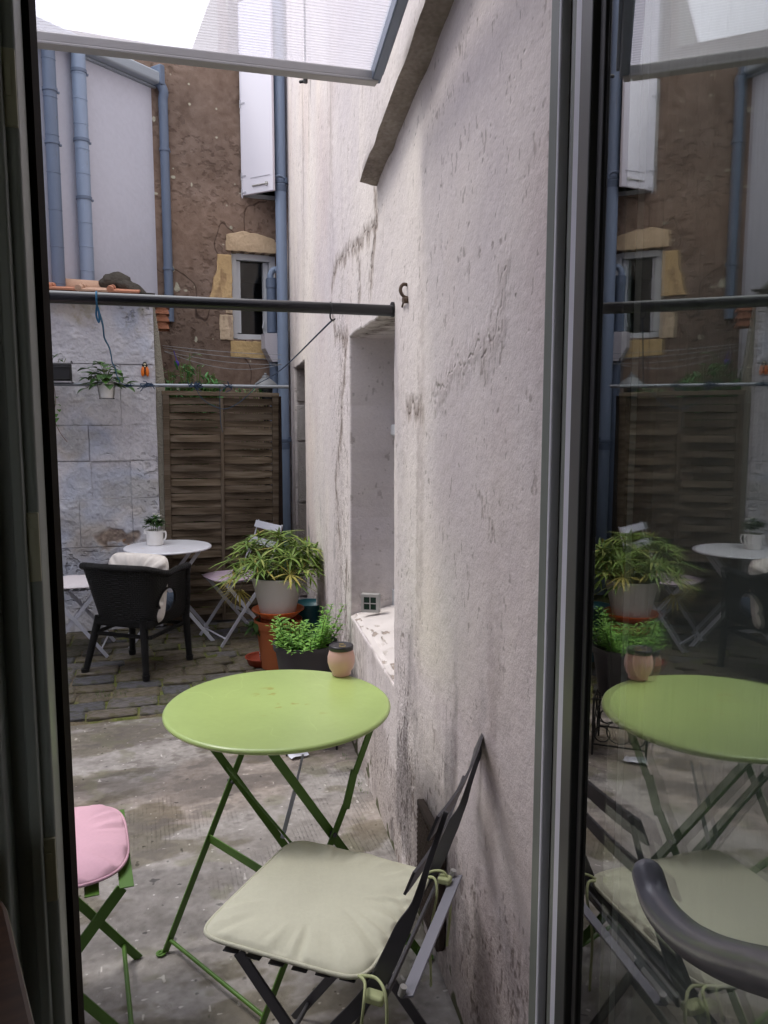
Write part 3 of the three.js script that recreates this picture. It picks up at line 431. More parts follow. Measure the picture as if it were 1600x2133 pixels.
// ------------------------------------------------------------------ brown house at the back
const BC = W(-0.833, 0, 7.06), BT = Math.atan2(0.375, 0.927); // local x along the wall, z towards the courtyard
const bwv = (t, y, o = 0) => W(-0.833 + 0.927 * t + 0.375 * o, y, 7.06 + 0.375 * t - 0.927 * o);
{
  const t = thing('brown_house', 'old house wall with rough brown render at the back of the courtyard', 'house', BC, BT);
  const sh = new THREE.Shape([[-3.2, -0.1], [0.9, -0.1], [0.9, 6.4], [-0.47, 6.4], [-0.47, 4.42], [-3.2, 4.42]].map(([x, y]) => new THREE.Vector2(x, y)));
  sh.holes.push(roughRect(-0.475, 2.165, -0.09, 2.885, 0.004, 0.08, 15), roughRect(-0.36, 3.33, 0.02, 4.9, 0.004, 0.1, 16));
  mesh('wall_face', slab(sh, 0.4, 0.008), brownMat, t);
  mesh('room', [roomBox(-1.6, 0.6, 1.6, 3.1, -2.8, -0.4), roomBox(-0.45, 0.85, 3.16, 5.2, -2.8, -0.4)], M.roomWall, t);
  const stone = (pts, m, d = 0.016) => { const s = new THREE.Shape(); const q = []; for (let i = 0; i < pts.length; i++) { const [ax, ay] = pts[i], [bx, by] = pts[(i + 1) % pts.length], n = Math.max(1, Math.round(Math.hypot(bx - ax, by - ay) / 0.03)); for (let k = 0; k < n; k++) q.push(new THREE.Vector2(lerp(ax, bx, k / n) + rr(-0.0035, 0.0035), lerp(ay, by, k / n) + rr(-0.0035, 0.0035))); } s.setFromPoints(q); return slab(s, 0.12, 0.006).translate(0, 0, d); };
  mesh('lintel_stone', stone([[-0.525, 2.885], [-0.09, 2.885], [-0.085, 2.95], [-0.11, 3.0], [-0.2, 3.03], [-0.37, 3.05], [-0.44, 3.035], [-0.52, 3.01]]), limeMats[0], t);
  mesh('jamb_stone', stone([[-0.675, 2.49], [-0.476, 2.49], [-0.476, 2.85], [-0.595, 2.85], [-0.6, 2.72], [-0.63, 2.66], [-0.65, 2.55]]), limeMats[1], t);
  mesh('jamb_stone', stone([[-0.535, 2.375], [-0.478, 2.375], [-0.478, 2.44], [-0.535, 2.44]], limeMats[2], 0.01), limeMats[2], t);
  mesh('jamb_stone', stone([[-0.59, 2.15], [-0.476, 2.15], [-0.476, 2.36], [-0.588, 2.36]]), limeMats[2], t);
  mesh('sill_stone', stone([[-0.5, 2.015], [-0.2, 2.0], [-0.19, 2.15], [-0.5, 2.148]], null, 0.012), limeMats[3], t);
  const f = [box(0.05, 0.7, 0.06, -0.45, 2.525, -0.09), box(0.05, 0.7, 0.06, -0.115, 2.525, -0.09), box(0.285, 0.05, 0.06, -0.2825, 2.855, -0.09), box(0.285, 0.045, 0.06, -0.2825, 2.19, -0.09), box(0.04, 0.6, 0.05, -0.405, 2.525, -0.12), box(0.04, 0.6, 0.05, -0.165, 2.525, -0.12)];
  const w = mesh('window', f, M.pvc, t); mesh('window_pane', new THREE.PlaneGeometry(0.2, 0.6).translate(-0.285, 2.525, -0.13), M.pane, w); mesh('window_handle', rod(V(-0.205, 2.27, -0.07), V(-0.19, 2.33, -0.07), 0.007), M.pvc, w);
  mesh('upper_window', [box(0.04, 1.55, 0.06, -0.02, 4.1, -0.1), box(0.34, 0.04, 0.06, -0.17, 3.36, -0.1)], M.pvc, t);
}
{ // shutters
  const hb = [-0.37, 3.33], hp = bwv(-0.37, 3.33, 0.03), ang = Math.atan2(-0.16, 0.275);
  const t = thing('window_shutter', 'white wooden shutter swung out from the brown wall high up', 'shutter', hp, Math.atan2(0.16, -0.275) + Math.PI);
  t.rotation.y = ang; t.updateMatrixWorld(true); void hb;
  // local x runs along the shutter, +z towards the courtyard
  mesh('panel', [rbox(0.318, 1.5, 0.028, 0.003, 0.16, 0.75, 0)], M.shutter, t);
  mesh('batten', [box(0.2, 0.004, 0.004, 0.19, 0.125, 0.0155)], M.shutterEdge, t);
  mesh('bolt', [rod(V(0.11, 0.06, 0.02), V(0.27, 0.06, 0.02), 0.006), box(0.02, 0.03, 0.012, 0.255, 0.06, 0.018)], M.alu, t);
  for (const y of [0.02, 0.15, 0.72]) mesh('hinge', [rod(V(-0.008, y - 0.03, 0.008), V(-0.008, y + 0.03, 0.008), 0.009), box(0.05, 0.012, 0.006, 0.015, y, 0.016)], M.shutterEdge, t);
  mesh('hinge_post', [rod(V(-0.008, -0.02, 0.006), V(-0.008, 1.5, 0.006), 0.006)], M.shutter, t);
  const t2 = thing('window_shutter', 'narrow white shutter edge with hooks between the dark opening and the blue pipe', 'shutter', bwv(-0.055, 3.36, 0.02), BT - 1.35);
  mesh('panel', [rbox(0.3, 1.5, 0.028, 0.003, 0.15, 0.75, 0)], M.shutter, t2);
  for (const y of [0.05, 0.25, 0.62]) mesh('hook', [rod(V(0.28, y, -0.06), V(0.28, y, 0), 0.007), rod(V(0.28, y - 0.03, -0.055), V(0.28, y + 0.03, -0.065), 0.008)], M.cream, t2);
}
// ------------------------------------------------------------------ pale building on the left
const LC = W(-1.84, 0, 6.65), LT = Math.atan2(0.834, 0.552); // local x = -distance along the wall to the left
{
  const t = thing('pale_house', 'pale blue white rendered house wall on the left behind the shed', 'house', LC, LT);
  mesh('wall_face', uvBox(box(3.4, 4.2, 0.3, -1.68, 2.0, -0.15)), paleMat, t);
  mesh('gutter', [rbox(3.3, 0.09, 0.1, 0.02, -1.62, 4.145, 0.05), box(3.3, 0.012, 0.03, -1.62, 4.09, 0.015)], M.gutter, t);
  mesh('gutter_end', [rbox(0.05, 0.15, 0.12, 0.01, 0.03, 4.17, 0.05)], M.zincDark, t);
}
function wallPipe(name, label, cat, x, y0, y1, r, mat, seams, clips, kind) {
  const base = LC.clone().add(V(x * Math.cos(LT) + 0.07 * Math.sin(LT), y0, -x * Math.sin(LT) + 0.07 * Math.cos(LT)));
  const t = thing(name, label, cat, base, LT, kind);
  mesh('pipe_run', cyl(r, r, y1 - y0, 0, (y1 - y0) / 2, 0, 24), mat, t);
  for (const s of seams) mesh('seam', new THREE.TorusGeometry(r, 0.003, 6, 24).rotateX(Math.PI / 2 + 0.12).translate(0, s - y0, 0), mat, t);
  for (const s of clips) mesh('clip', [cyl(r + 0.006, r + 0.006, 0.022, 0, s - y0, 0, 24), box(0.02, 0.02, 0.09, 0, s - y0, -0.05), box(0.03, 0.014, 0.014, r + 0.012, s - y0, 0)], M.zincDark, t);
  return t;
}
{
  const ring = (a, b, d) => { const o = []; for (let y = a; y < b; y += d) o.push(y); return o; };
  wallPipe('ventilation_duct', 'ribbed blue grey duct rising up the pale house wall', 'duct', -0.71, 2.3, 4.08, 0.05, M.zinc, ring(2.4, 4.05, 0.17), [3.08, 3.48, 3.95]);
  wallPipe('ventilation_duct', 'blue grey duct half hidden by the left door frame', 'duct', -0.95, 2.3, 4.08, 0.045, M.zincDark, ring(2.45, 4.05, 0.25), [3.4, 3.75]);
  const d = wallPipe('drainpipe', 'blue grey drainpipe with swan neck at the corner of the pale house', 'pipe', 0.06, 2.28, 3.95, 0.036, M.zincDark, [], [2.7, 3.62]);
  mesh('swan_neck', [tube([V(0, 1.66, 0), V(0, 1.72, 0), V(0.0, 1.78, 0.01), V(-0.02, 1.85, -0.01), V(-0.02, 1.92, -0.02)], 0.037, 20, 16)], M.zincDark, d);
}
{ // pipes in the back corner
  const b = W(-0.85, 0, 6.84), t = thing('drainpipe', 'long pale blue drainpipe standing in the back right corner', 'pipe', b, 0);
  mesh('pipe_run', [cyl(0.046, 0.046, 7.0, 0, 3.5, 0, 28)], M.zinc, t);
  for (const y of [1.31, 3.42]) mesh('clip', [cyl(0.053, 0.053, 0.02, 0, y, 0, 24), cyl(0.049, 0.049, 0.05, 0, y - 0.05, 0, 24), box(0.09, 0.012, 0.012, 0.05, y, -0.02), rod(V(0.05, y - 0.01, 0.03), V(0.05, y + 0.03, 0.04), 0.01)], M.zincDark, t);
  mesh('tie_wire', [tube([V(-0.2, 3.4, -0.02), V(-0.1, 3.44, 0.02), V(0, 3.46, 0.055), V(0.05, 3.44, 0.03)], 0.008, 24)], M.zinc, t);
  const c = W(-0.768, 0, 6.82); solo('riser_pipe', [cyl(0.012, 0.012, 7, c.x, 3.5, c.z)], M.copper, 'thin brown pipe beside the pale blue drainpipe in the corner', 'pipe', V(c.x, 0, c.z));
  const q = bwv(-0.165, 0, 0.1), s = thing('soil_pipe', 'dark blue pipe with elbow and grey hopper box beside the small window', 'pipe', q, BT);
  mesh('pipe_run', [cyl(0.042, 0.042, 0.45, 0, 2.44, 0, 24), cyl(0.047, 0.047, 0.07, 0, 2.62, 0, 24), cyl(0.042, 0.042, 2.0, 0.015, 1.0, 0, 24)], M.zincDark, s);
  mesh('elbow', [tube([V(-0.005, 2.62, 0.0), V(-0.005, 2.7, 0), V(0.02, 2.735, 0.0), V(0.07, 2.74, 0)], 0.026, 24, 14), cyl(0.032, 0.032, 0.03, 0.05, 2.74, 0).translate(0, 0, 0)], M.zinc, s);
  const hop = new THREE.Shape([[-0.09, 0.02], [-0.03, -0.09], [0.09, -0.09], [0.09, 0.14], [-0.09, 0.14]].map(([x, y]) => new THREE.Vector2(x, y)));
  mesh('hopper', new THREE.ExtrudeGeometry(hop, { depth: 0.13, bevelEnabled: true, bevelSize: 0.003, bevelThickness: 0.003, bevelSegments: 1 }).translate(0.01, 2.06, -0.05), std('#b9b6bd', 0.8, { bumpMap: plasterTile, bumpScale: 0.004 }), s);
}

// ------------------------------------------------------------------ shed wall on the left with its tiled roof
{
  const t = thing('shed', 'low shed of whitewashed stone blocks with a tiled roof, left', 'shed', V(0, 0, 0), TH); // local x = u, z = -n
  const F = -5.9;
  mesh('wall_core', uvBox(box(2.94, 2.36, 0.3, -1.335, 1.18, F - 0.152)), stoneWallMat, t);
  const rows = [0, 0.3, 0.6, 0.94, 1.204, 1.451, 1.87]; const cuts = [[-0.95, -0.62, -0.2], [-1.1, -0.5, -0.12], [-0.85, -0.4, -0.05], [-0.78, -0.31, -0.052], [-0.9, -0.32, -0.05], [-1.05, -0.55, -0.1]];
  for (let r = 0; r < 6; r++) {
    const xs = [-2.0, -1.5, ...cuts[r], 0.137];
    for (let k = 0; k + 1 < xs.length; k++) {
      const w = xs[k + 1] - xs[k], h = rows[r + 1] - rows[r], worn = r === 3 && k === 3, pr = worn ? -0.004 : rr(0.007, 0.012);
      const g = new RoundedBoxGeometry(w - 0.0015, h - 0.0015, 0.05, 2, 0.004), p = g.attributes.position;
      for (let i = 0; i < p.count; i++) { const x = p.getX(i), y = p.getY(i); p.setXY(i, x + (vn(y * 9 + k, r * 3, 5) - 0.5) * 0.008, y + (vn(x * 9 + k, r * 5, 6) - 0.5) * 0.008); }
      g.translate((xs[k] + xs[k + 1]) / 2, (rows[r] + rows[r + 1]) / 2, F - 0.025 + pr); mesh('stone_block', uvBox(g), stoneWallMat, t);
    }
  }
  // rendered top, with a swelling over the blocks
  const up = new THREE.PlaneGeometry(2.13, 0.485, 60, 16), q = up.attributes.position; for (let i = 0; i < q.count; i++) { const x = q.getX(i), y = q.getY(i); q.setZ(i, 0.012 + (fbm(x * 3, y * 5, 3, 66) - 0.5) * 0.03 * sstep(1.06, 0.95, Math.abs(x)) * sstep(0.24, 0.2, Math.abs(y))); }
  up.translate(-0.93, 2.115, F); up.computeVertexNormals(); mesh('render_top', uvBox(up), stoneWallMat, t);
  // leaning side return
  const sr = new THREE.Shape([[0.135, 0], [0.2, 0], [0.2, 1.75], [0.17, 2.1], [0.14, 2.33], [0.135, 2.33]].map(([x, y]) => new THREE.Vector2(x, y)));
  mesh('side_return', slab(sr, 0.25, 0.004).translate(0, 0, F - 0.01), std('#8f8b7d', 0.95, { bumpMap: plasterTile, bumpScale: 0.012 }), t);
  // roof: tiles in two visible courses, ridge tiles, mortar cap
  const tilt = 0.14; const roof = new THREE.Group(); void roof;
  mesh('roof_deck', new THREE.BoxGeometry(2.4, 0.02, 0.62).rotateX(tilt).translate(-1.05, 2.385, F - 0.24), M.mortar, t);
  for (let r = 0; r < 2; r++) for (let k = 0; k < 11; k++) {
    const g = join([rbox(0.195, 0.016, 0.3, 0.004, 0, 0, 0, 1), new THREE.CylinderGeometry(0.022, 0.022, 0.3, 10).rotateX(Math.PI / 2).translate(-0.09, 0.012, 0)]);
    g.rotateX(tilt + 0.03).translate(-2.05 + k * 0.2 + 0.01 * (r % 2), 2.372 + r * 0.042 + rr(-0.003, 0.003), F - 0.03 - r * 0.26); mesh('roof_tile', g, k % 3 ? M.tile : M.tilePale, t);
  }
  for (let k = 0; k < 5; k++) { const g = new THREE.CylinderGeometry(0.07, 0.06, 0.36, 16, 1, false, -Math.PI / 2 - 0.2, Math.PI + 0.4).rotateZ(Math.PI / 2).rotateX(0).translate(-0.36 - k * 0.35, 2.435 + (k % 2) * 0.008 + 0.004 * k, F - 0.45); mesh('ridge_tile', g, M.tilePale, t); }
  const cap = new THREE.SphereGeometry(1, 20, 14), cp = cap.attributes.position; for (let i = 0; i < cp.count; i++) { const x = cp.getX(i), y = cp.getY(i), z = cp.getZ(i), e = 1 + (fbm(x * 2 + 3, y * 2 + z, 3, 71) - 0.5) * 0.5; cp.setXYZ(i, x * 0.125 * e, y * 0.085 * e, z * 0.1 * e); } cap.computeVertexNormals();
  mesh('mortar_cap', [cap.clone().translate(-0.1, 2.47, F - 0.42), cap.clone().scale(1, 0.7, 0.9).rotateZ(-0.5).translate(0.01, 2.405, F - 0.3)], M.mortar, t);
  for (let k = 0; k < 4; k++) mesh('verge_tile', new THREE.CylinderGeometry(0.05, 0.06, 0.2, 12, 1, false, 0, Math.PI).rotateZ(Math.PI / 2).rotateY(Math.PI / 2).translate(0.2, 2.27 - k * 0.05 + 0.02, F - 0.22 - k * 0.02).scale(1, 1, 1), M.tile, t);
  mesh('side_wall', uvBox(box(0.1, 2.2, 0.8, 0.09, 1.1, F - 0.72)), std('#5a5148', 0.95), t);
}

// ------------------------------------------------------------------ fence panel
{
  const t = thing('timber_fence', 'weathered brown woven timber fence panel at the back of the courtyard', 'fence', P(0.16, 0, 5.9), TH); // local x 0..0.83
  t.rotation.z = -0.012; t.updateMatrixWorld(true);
  const w = 0.82, h = 1.665;
  mesh('frame_post', uvBox(rbox(0.045, h, 0.045, 0.004, 0.022, h / 2, 0), 1), woodMats[0], t); mesh('frame_post', uvBox(rbox(0.045, h, 0.045, 0.004, w - 0.022, h / 2, 0), 1), woodMats[1], t);
  const spin = (g) => { const uv = g.attributes.uv; for (let i = 0; i < uv.count; i++) uv.setXY(i, uv.getY(i), uv.getX(i)); return g; };
  mesh('top_rail', uvBox(rbox(w + 0.01, 0.03, 0.05, 0.004, w / 2, h + 0.012, 0)), woodMats[2], t);
  mesh('batten', spin(uvBox(rbox(0.022, h - 0.04, 0.02, 0.003, w / 2, h / 2, 0.014))), woodMats[0], t);
  const N = 31, pitch = (h - 0.03) / N;
  for (let i = 0; i < N; i++) for (const s of [0, 1]) {
    const g = new THREE.BoxGeometry(0.37, pitch - 0.005, 0.006, 12, 2, 1), p = g.attributes.position, o = (i + s) % 2 ? 1 : -1;
    for (let k = 0; k < p.count; k++) { const x = p.getX(k), q = clamp((x + 0.185) / 0.37); p.setZ(k, p.getZ(k) + Math.sin(q * Math.PI) * 0.013 * o + p.getY(k) * -0.2 + (vn(x * 6 + i, s, 3) - 0.5) * 0.005); p.setY(k, p.getY(k) + (vn(x * 5 + i * 3, s * 7, 4) - 0.5) * 0.006); }
    g.translate(0.045 + 0.185 + s * 0.37 - s * 0.01, 0.015 + (i + 0.5) * pitch, 0); g.computeVertexNormals();
    mesh('slat', uvBox(g, 1, rr(0, 1), rr(0, 0.2)), woodMats[Math.floor(rnd() * 4)], t);
  }
  const b = P(1.0, 0, 5.93), p = thing('fence_post', 'dark brown square post at the right end of the fence panel', 'post', b, TH); mesh('post_timber', uvBox(rbox(0.05, 1.66, 0.05, 0.004, 0.0, 0.83, 0)), std('#5a4236', 0.8, { map: woodTex.map }), p);
}
// galvanised rail across wall and fence, with cords
const railY = 1.727, railN = 5.79;
{
  const t = thing('wall_rail', 'galvanised horizontal rail fixed across the shed wall and fence', 'rail', P(-0.2, railY, railN), TH);
  meshW('rail_tube', [rod(P(-1.9, railY, railN), P(1.06, railY - 0.003, railN), 0.0125, 14)], M.galv, t);
  for (const u of [-1.2, -0.32, 0.1]) meshW('bracket', [rod(P(u, railY, railN), P(u, railY, 5.91), 0.007)], M.galv, t);
  const k = []; for (const [u, n] of [[0.07, 9], [-0.06, 5], [0.4, 14], [0.62, 6]]) for (let i = 0; i < n; i++) { const a = P(u + rr(-0.05, 0.05), railY + rr(-0.02, 0.02), railN - 0.015 - rr(0, 0.012)); k.push(tube([a, P(u + rr(-0.05, 0.05), railY + rr(-0.025, 0.02), railN - rr(0.01, 0.025)), P(u + rr(-0.06, 0.06), railY + rr(-0.05, 0.03), railN - 0.02)], 0.003, 8, 5)); }
  meshW('cord_knot', k, std('#2c4058', 0.85), t);
}
// black bar across the courtyard
{
  const y = 1.852, n = 2.53, t = thing('black_bar', 'black metal bar spanning the courtyard overhead from the right wall', 'bar', P(0.3, y, n), TH);
  meshW('bar_tube', [rod(P(-2.4, y, n), P(0.822, y, n), 0.018, 24)], M.blackBar, t);
  meshW('end_plate', [rod(P(0.804, y + 0.004, n), P(0.812, y + 0.004, n), 0.024, 20)], M.black, t);
  const hk = P(0.605, y, n); meshW('hook', [tube([P(0.6, y - 0.01, n), P(0.6, y - 0.03, n), P(0.607, y - 0.038, n), P(0.616, y - 0.032, n)], 0.0025, 16), new THREE.TorusGeometry(0.0185, 0.002, 6, 20).rotateY(Math.PI / 2 + TH).translate(P(0.6, y, n).x, y, P(0.6, y, n).z)], M.wire, t); void hk;
  // cords from the bar to the rail
  const a = P(-0.099, y - 0.018, n), r = [a]; const e = P(-0.1, railY + 0.01, railN);
  for (let i = 1; i <= 10; i++) { const q = i / 10, v = a.clone().lerp(e, q); v.y -= Math.sin(q * Math.PI) * 0.015 + (i < 3 ? 0.006 : 0); v.x += Math.sin(i * 2.3) * 0.004; r.push(v); }
  const rp = thing('blue_cord', 'kinked blue cord running from the black bar to the flower pot rail', 'cord', a.clone(), 0); meshW('cord_run', [tube(r, 0.0032, 60, 6), tube([a.clone(), a.clone().add(V(0.006, -0.02, 0.003)), a.clone().add(V(0.004, -0.05, 0)), a.clone().add(V(-0.004, -0.03, -0.003)), a.clone()], 0.003, 40, 6), new THREE.TorusGeometry(0.0195, 0.003, 6, 20).rotateY(Math.PI / 2 + TH).translate(a.x, y, a.z)], M.cordBlue, rp);
  const b0 = P(0.607, y - 0.036, n), b1 = P(0.83, railY + 0.013, railN), mid = b0.clone().lerp(b1, 0.5); mid.y -= 0.03;
  solo('blue_cord', [tube([b0, mid, b1], 0.003, 30, 6)], std('#27384f', 0.8), 'thin dark blue cord slanting from the hook on the bar towards the drainpipe', 'cord', b0.clone());
  const l0 = P(0.4, railY - 0.01, railN - 0.014), l1 = P(0.82, railY - 0.01, railN - 0.014);
  solo('blue_cord', [tube([l0, P(0.44, 1.64, railN - 0.02), P(0.52, 1.585, railN - 0.02), P(0.6, 1.565, railN - 0.02), P(0.7, 1.61, railN - 0.02), l1], 0.0025, 50, 6), tube([P(0.57, railY, railN - 0.015), P(0.565, 1.6, railN - 0.02), P(0.57, 1.45, railN - 0.02), P(0.58, 1.4, railN - 0.02)], 0.002, 24, 5)], std('#2a4258', 0.8), 'slack blue cord looping below the rail in front of the fence', 'cord', l0.clone());
}
// clothes lines
for (const [a, b, sag, lab] of [[[0.2, 2.03], [1.1, 1.99], 0.01, 'uppermost thin grey clothes line strung before the brown wall'], [[0.205, 2.015], [1.1, 1.955], 0.02, 'second thin grey clothes line from the top before the brown wall'], [[0.21, 1.99], [1.1, 1.918], 0.03, 'third thin grey clothes line from the top, above the fence'], [[0.22, 1.985], [1.1, 1.915], 0.075, 'lowest and most sagging grey clothes line above the fence']]) {
  const p0 = P(a[0], a[1], 6.2), p1 = P(b[0], b[1], 6.3), m = p0.clone().lerp(p1, 0.55); m.y -= sag; solo('clothes_line', [tube([p0, p0.clone().lerp(p1, 0.25).add(V(0, -sag * 0.7, 0)), m, p1.clone().lerp(p0, 0.2).add(V(0, -sag * 0.65, 0)), p1], 0.0022, 30, 5)], M.lineGrey, lab, 'clothes line', p0.clone(), 'clothes lines above the fence');
}
{ const p = P(0.3, 1.9, 6.2), t = thing('peg_bag', 'small purple object hanging from the clothes lines', 'bag', p, 0); mesh('bag', new THREE.SphereGeometry(0.018, 16, 12).scale(1, 1.3, 0.7).translate(0, 0, 0), M.purple, t); mesh('loop', tube([V(0, 0.025, 0), V(-0.01, 0.06, 0), V(-0.02, 0.095, 0)], 0.003, 10, 5), M.purple, t); }

// ------------------------------------------------------------------ plastic roof over the door
{
  const t = thing('plastic_roof', 'translucent plastic canopy roof above the door', 'roof', P(0, 2.412, 2.2), TH); // local x = u, z = 2.2 - n; rises towards the house
  t.rotation.z = 0.012; t.updateMatrixWorld(true);
  const rise = 0.1, d = 0.96, H = (z) => z * rise, edge = (z) => 0.655 - 0.12 * z; // z towards the house
  const sheet = (a, b0, b1, y, n = 2, k = 1) => { const g = new THREE.PlaneGeometry(1, 1, n, k), p = g.attributes.position, uv = g.attributes.uv; for (let i = 0; i < p.count; i++) { const fx = p.getX(i) + 0.5, z = (0.5 - p.getY(i)) * d, x = lerp(a, lerp(b0, b1, z / d), fx); p.setXYZ(i, x, y + H(z), z); uv.setXY(i, x, z); } g.computeVertexNormals(); return g; };
  const flute = surface(0.24, 0.24, 64, 512, (x, y, o) => { const s = Math.abs(Math.sin(y * Math.PI / 0.012)); o[0] = o[1] = o[2] = 255 - 7 * Math.pow(s, 4); o[3] = Math.pow(s, 0.7); });
  const poly = new THREE.MeshPhysicalMaterial({ color: '#e8e7f0', roughness: 0.66, transmission: 1, thickness: 0, map: flute.map, bumpMap: flute.bump, bumpScale: 0.0015 });
  const clear = new THREE.MeshPhysicalMaterial({ color: '#f2f2f8', roughness: 0.4, transmission: 1, thickness: 0 });
  mesh('translucent_panel', sheet(-1.8, edge(0), edge(d), 0.02), poly, t); void clear;
  const fp = mesh('front_profile', [rbox(2.46, 0.026, 0.03, 0.006, -0.575, 0.004, 0.004), rbox(2.46, 0.008, 0.036, 0.003, -0.575, -0.011, 0.006)], M.alu, t); void fp;
  mesh('side_profile', [bar(V(0.652, 0.012, 0), V(edge(d) - 0.004, 0.012 + H(d), d), 0.026, 0.05, V(1, 0, 0), 0.004), bar(V(0.67, 0.03, 0), V(edge(d) + 0.014, 0.03 + H(d), d), 0.01, 0.04, V(1, 0, 0), 0.003)], M.aluBlue, t);
  mesh('wall_profile', [box(2.3, 0.06, 0.03, -0.7, 0.01 + H(d), d - 0.02)], M.alu, t);
}

// ------------------------------------------------------------------ furniture makers
function cushion(w, d, h, { corner = 3.2, taper = 1, pip = 0.004, wr = 0.004, s = 1, skew = 0, cr = 0 } = {}) {
  const A = 160, R = 34, pos = [], uv = [], idx = [], out = [];
  const edge = (a) => { const c = Math.cos(a), q = Math.sin(a), r = Math.pow(Math.abs(c) ** corner + Math.abs(q) ** corner, -1 / corner), x = c * r * w / 2, z = q * r * d / 2; return [x * lerp(1, taper, (z / d + 0.5)), z + skew * x]; };
  for (const side of [1, -1]) for (let i = 0; i <= R; i++) for (let k = 0; k < A; k++) {
    const r = 1 - Math.pow(1 - i / R, 1.6), a = k / A * 2 * Math.PI, [ex, ez] = edge(a), x = ex * r, z = ez * r;
    let y = h * 0.5 * Math.pow(Math.max(0, 1 - Math.pow(r, 5)), 0.55);
    y += (vn(x * 14 + s * 7, z * 14, 21) - 0.5) * h * 0.12 + sstep(0.5, 0.95, r) * sstep(1, 0.95, r) * (vn(k * 0.42 + s * 3, r * 1.5, 23) - 0.5) * wr * 2.2;
    for (let c = 0; c < cr; c++) { const cx = (hash(c, s, 7) - 0.5) * w * 0.9 + (z - d * 0.5) * (hash(c, s, 9) - 0.5) * 1.6, rz = sstep(0.15 + hash(c, s, 11) * 0.5, 0.95, z / d * 2); y -= side * 0.0045 * Math.exp(-(((x - cx) / 0.007) ** 2)) * rz * sstep(1, 0.93, r); y += side * 0.002 * Math.exp(-(((x - cx - 0.014) / 0.008) ** 2)) * rz * sstep(1, 0.93, r); }
    pos.push(x, side > 0 ? Math.max(y, 0) : -Math.max(y, 0) * 0.5, z); uv.push(x, z); if (i === R && side > 0) out.push(V(ex, 0, ez));
  }
  for (let q = 0; q < 2; q++) for (let i = 0; i < R; i++) for (let k = 0; k < A; k++) { const b = q * (R + 1) * A, a0 = b + i * A + k, a1 = b + i * A + (k + 1) % A, c0 = a0 + A, c1 = a1 + A; q ? idx.push(a0, c0, a1, a1, c0, c1) : idx.push(a0, a1, c0, a1, c1, c0); }
  const g = new THREE.BufferGeometry(); g.setAttribute('position', new THREE.Float32BufferAttribute(pos, 3)); g.setAttribute('uv', new THREE.Float32BufferAttribute(uv, 2)); g.setIndex(idx); g.computeVertexNormals();
  return { pad: g, piping: tube(out.filter((_, i) => i % 2 === 0), pip, 160, 8, true) };
}
// flat strip cut along a path in the y-z plane, t thick across x
function ribbon(path, x, t, n = 28) {
  const c = new THREE.CatmullRomCurve3(path.map(([z, y]) => V(z, y, 0)), false, 'centripetal'), wd = path.map((p) => p[2]), l = [], r = [];
  for (let i = 0; i <= n; i++) { const q = i / n, p = c.getPoint(q), d = c.getTangent(q), f = q * (wd.length - 1), k = Math.min(wd.length - 2, Math.floor(f)), w = lerp(wd[k], wd[k + 1], sstep(0, 1, f - k)) / 2; l.push(new THREE.Vector2(p.x - d.y * w, p.y + d.x * w)); r.unshift(new THREE.Vector2(p.x + d.y * w, p.y - d.x * w)); }
  const g = new THREE.ExtrudeGeometry(new THREE.Shape(l.concat(r)), { depth: t - 0.002, bevelEnabled: true, bevelSize: 0.001, bevelThickness: 0.001, bevelOffset: -0.001, bevelSegments: 1 });
  return g.rotateY(-Math.PI / 2).translate(x + t / 2 - 0.001, 0, 0);
}
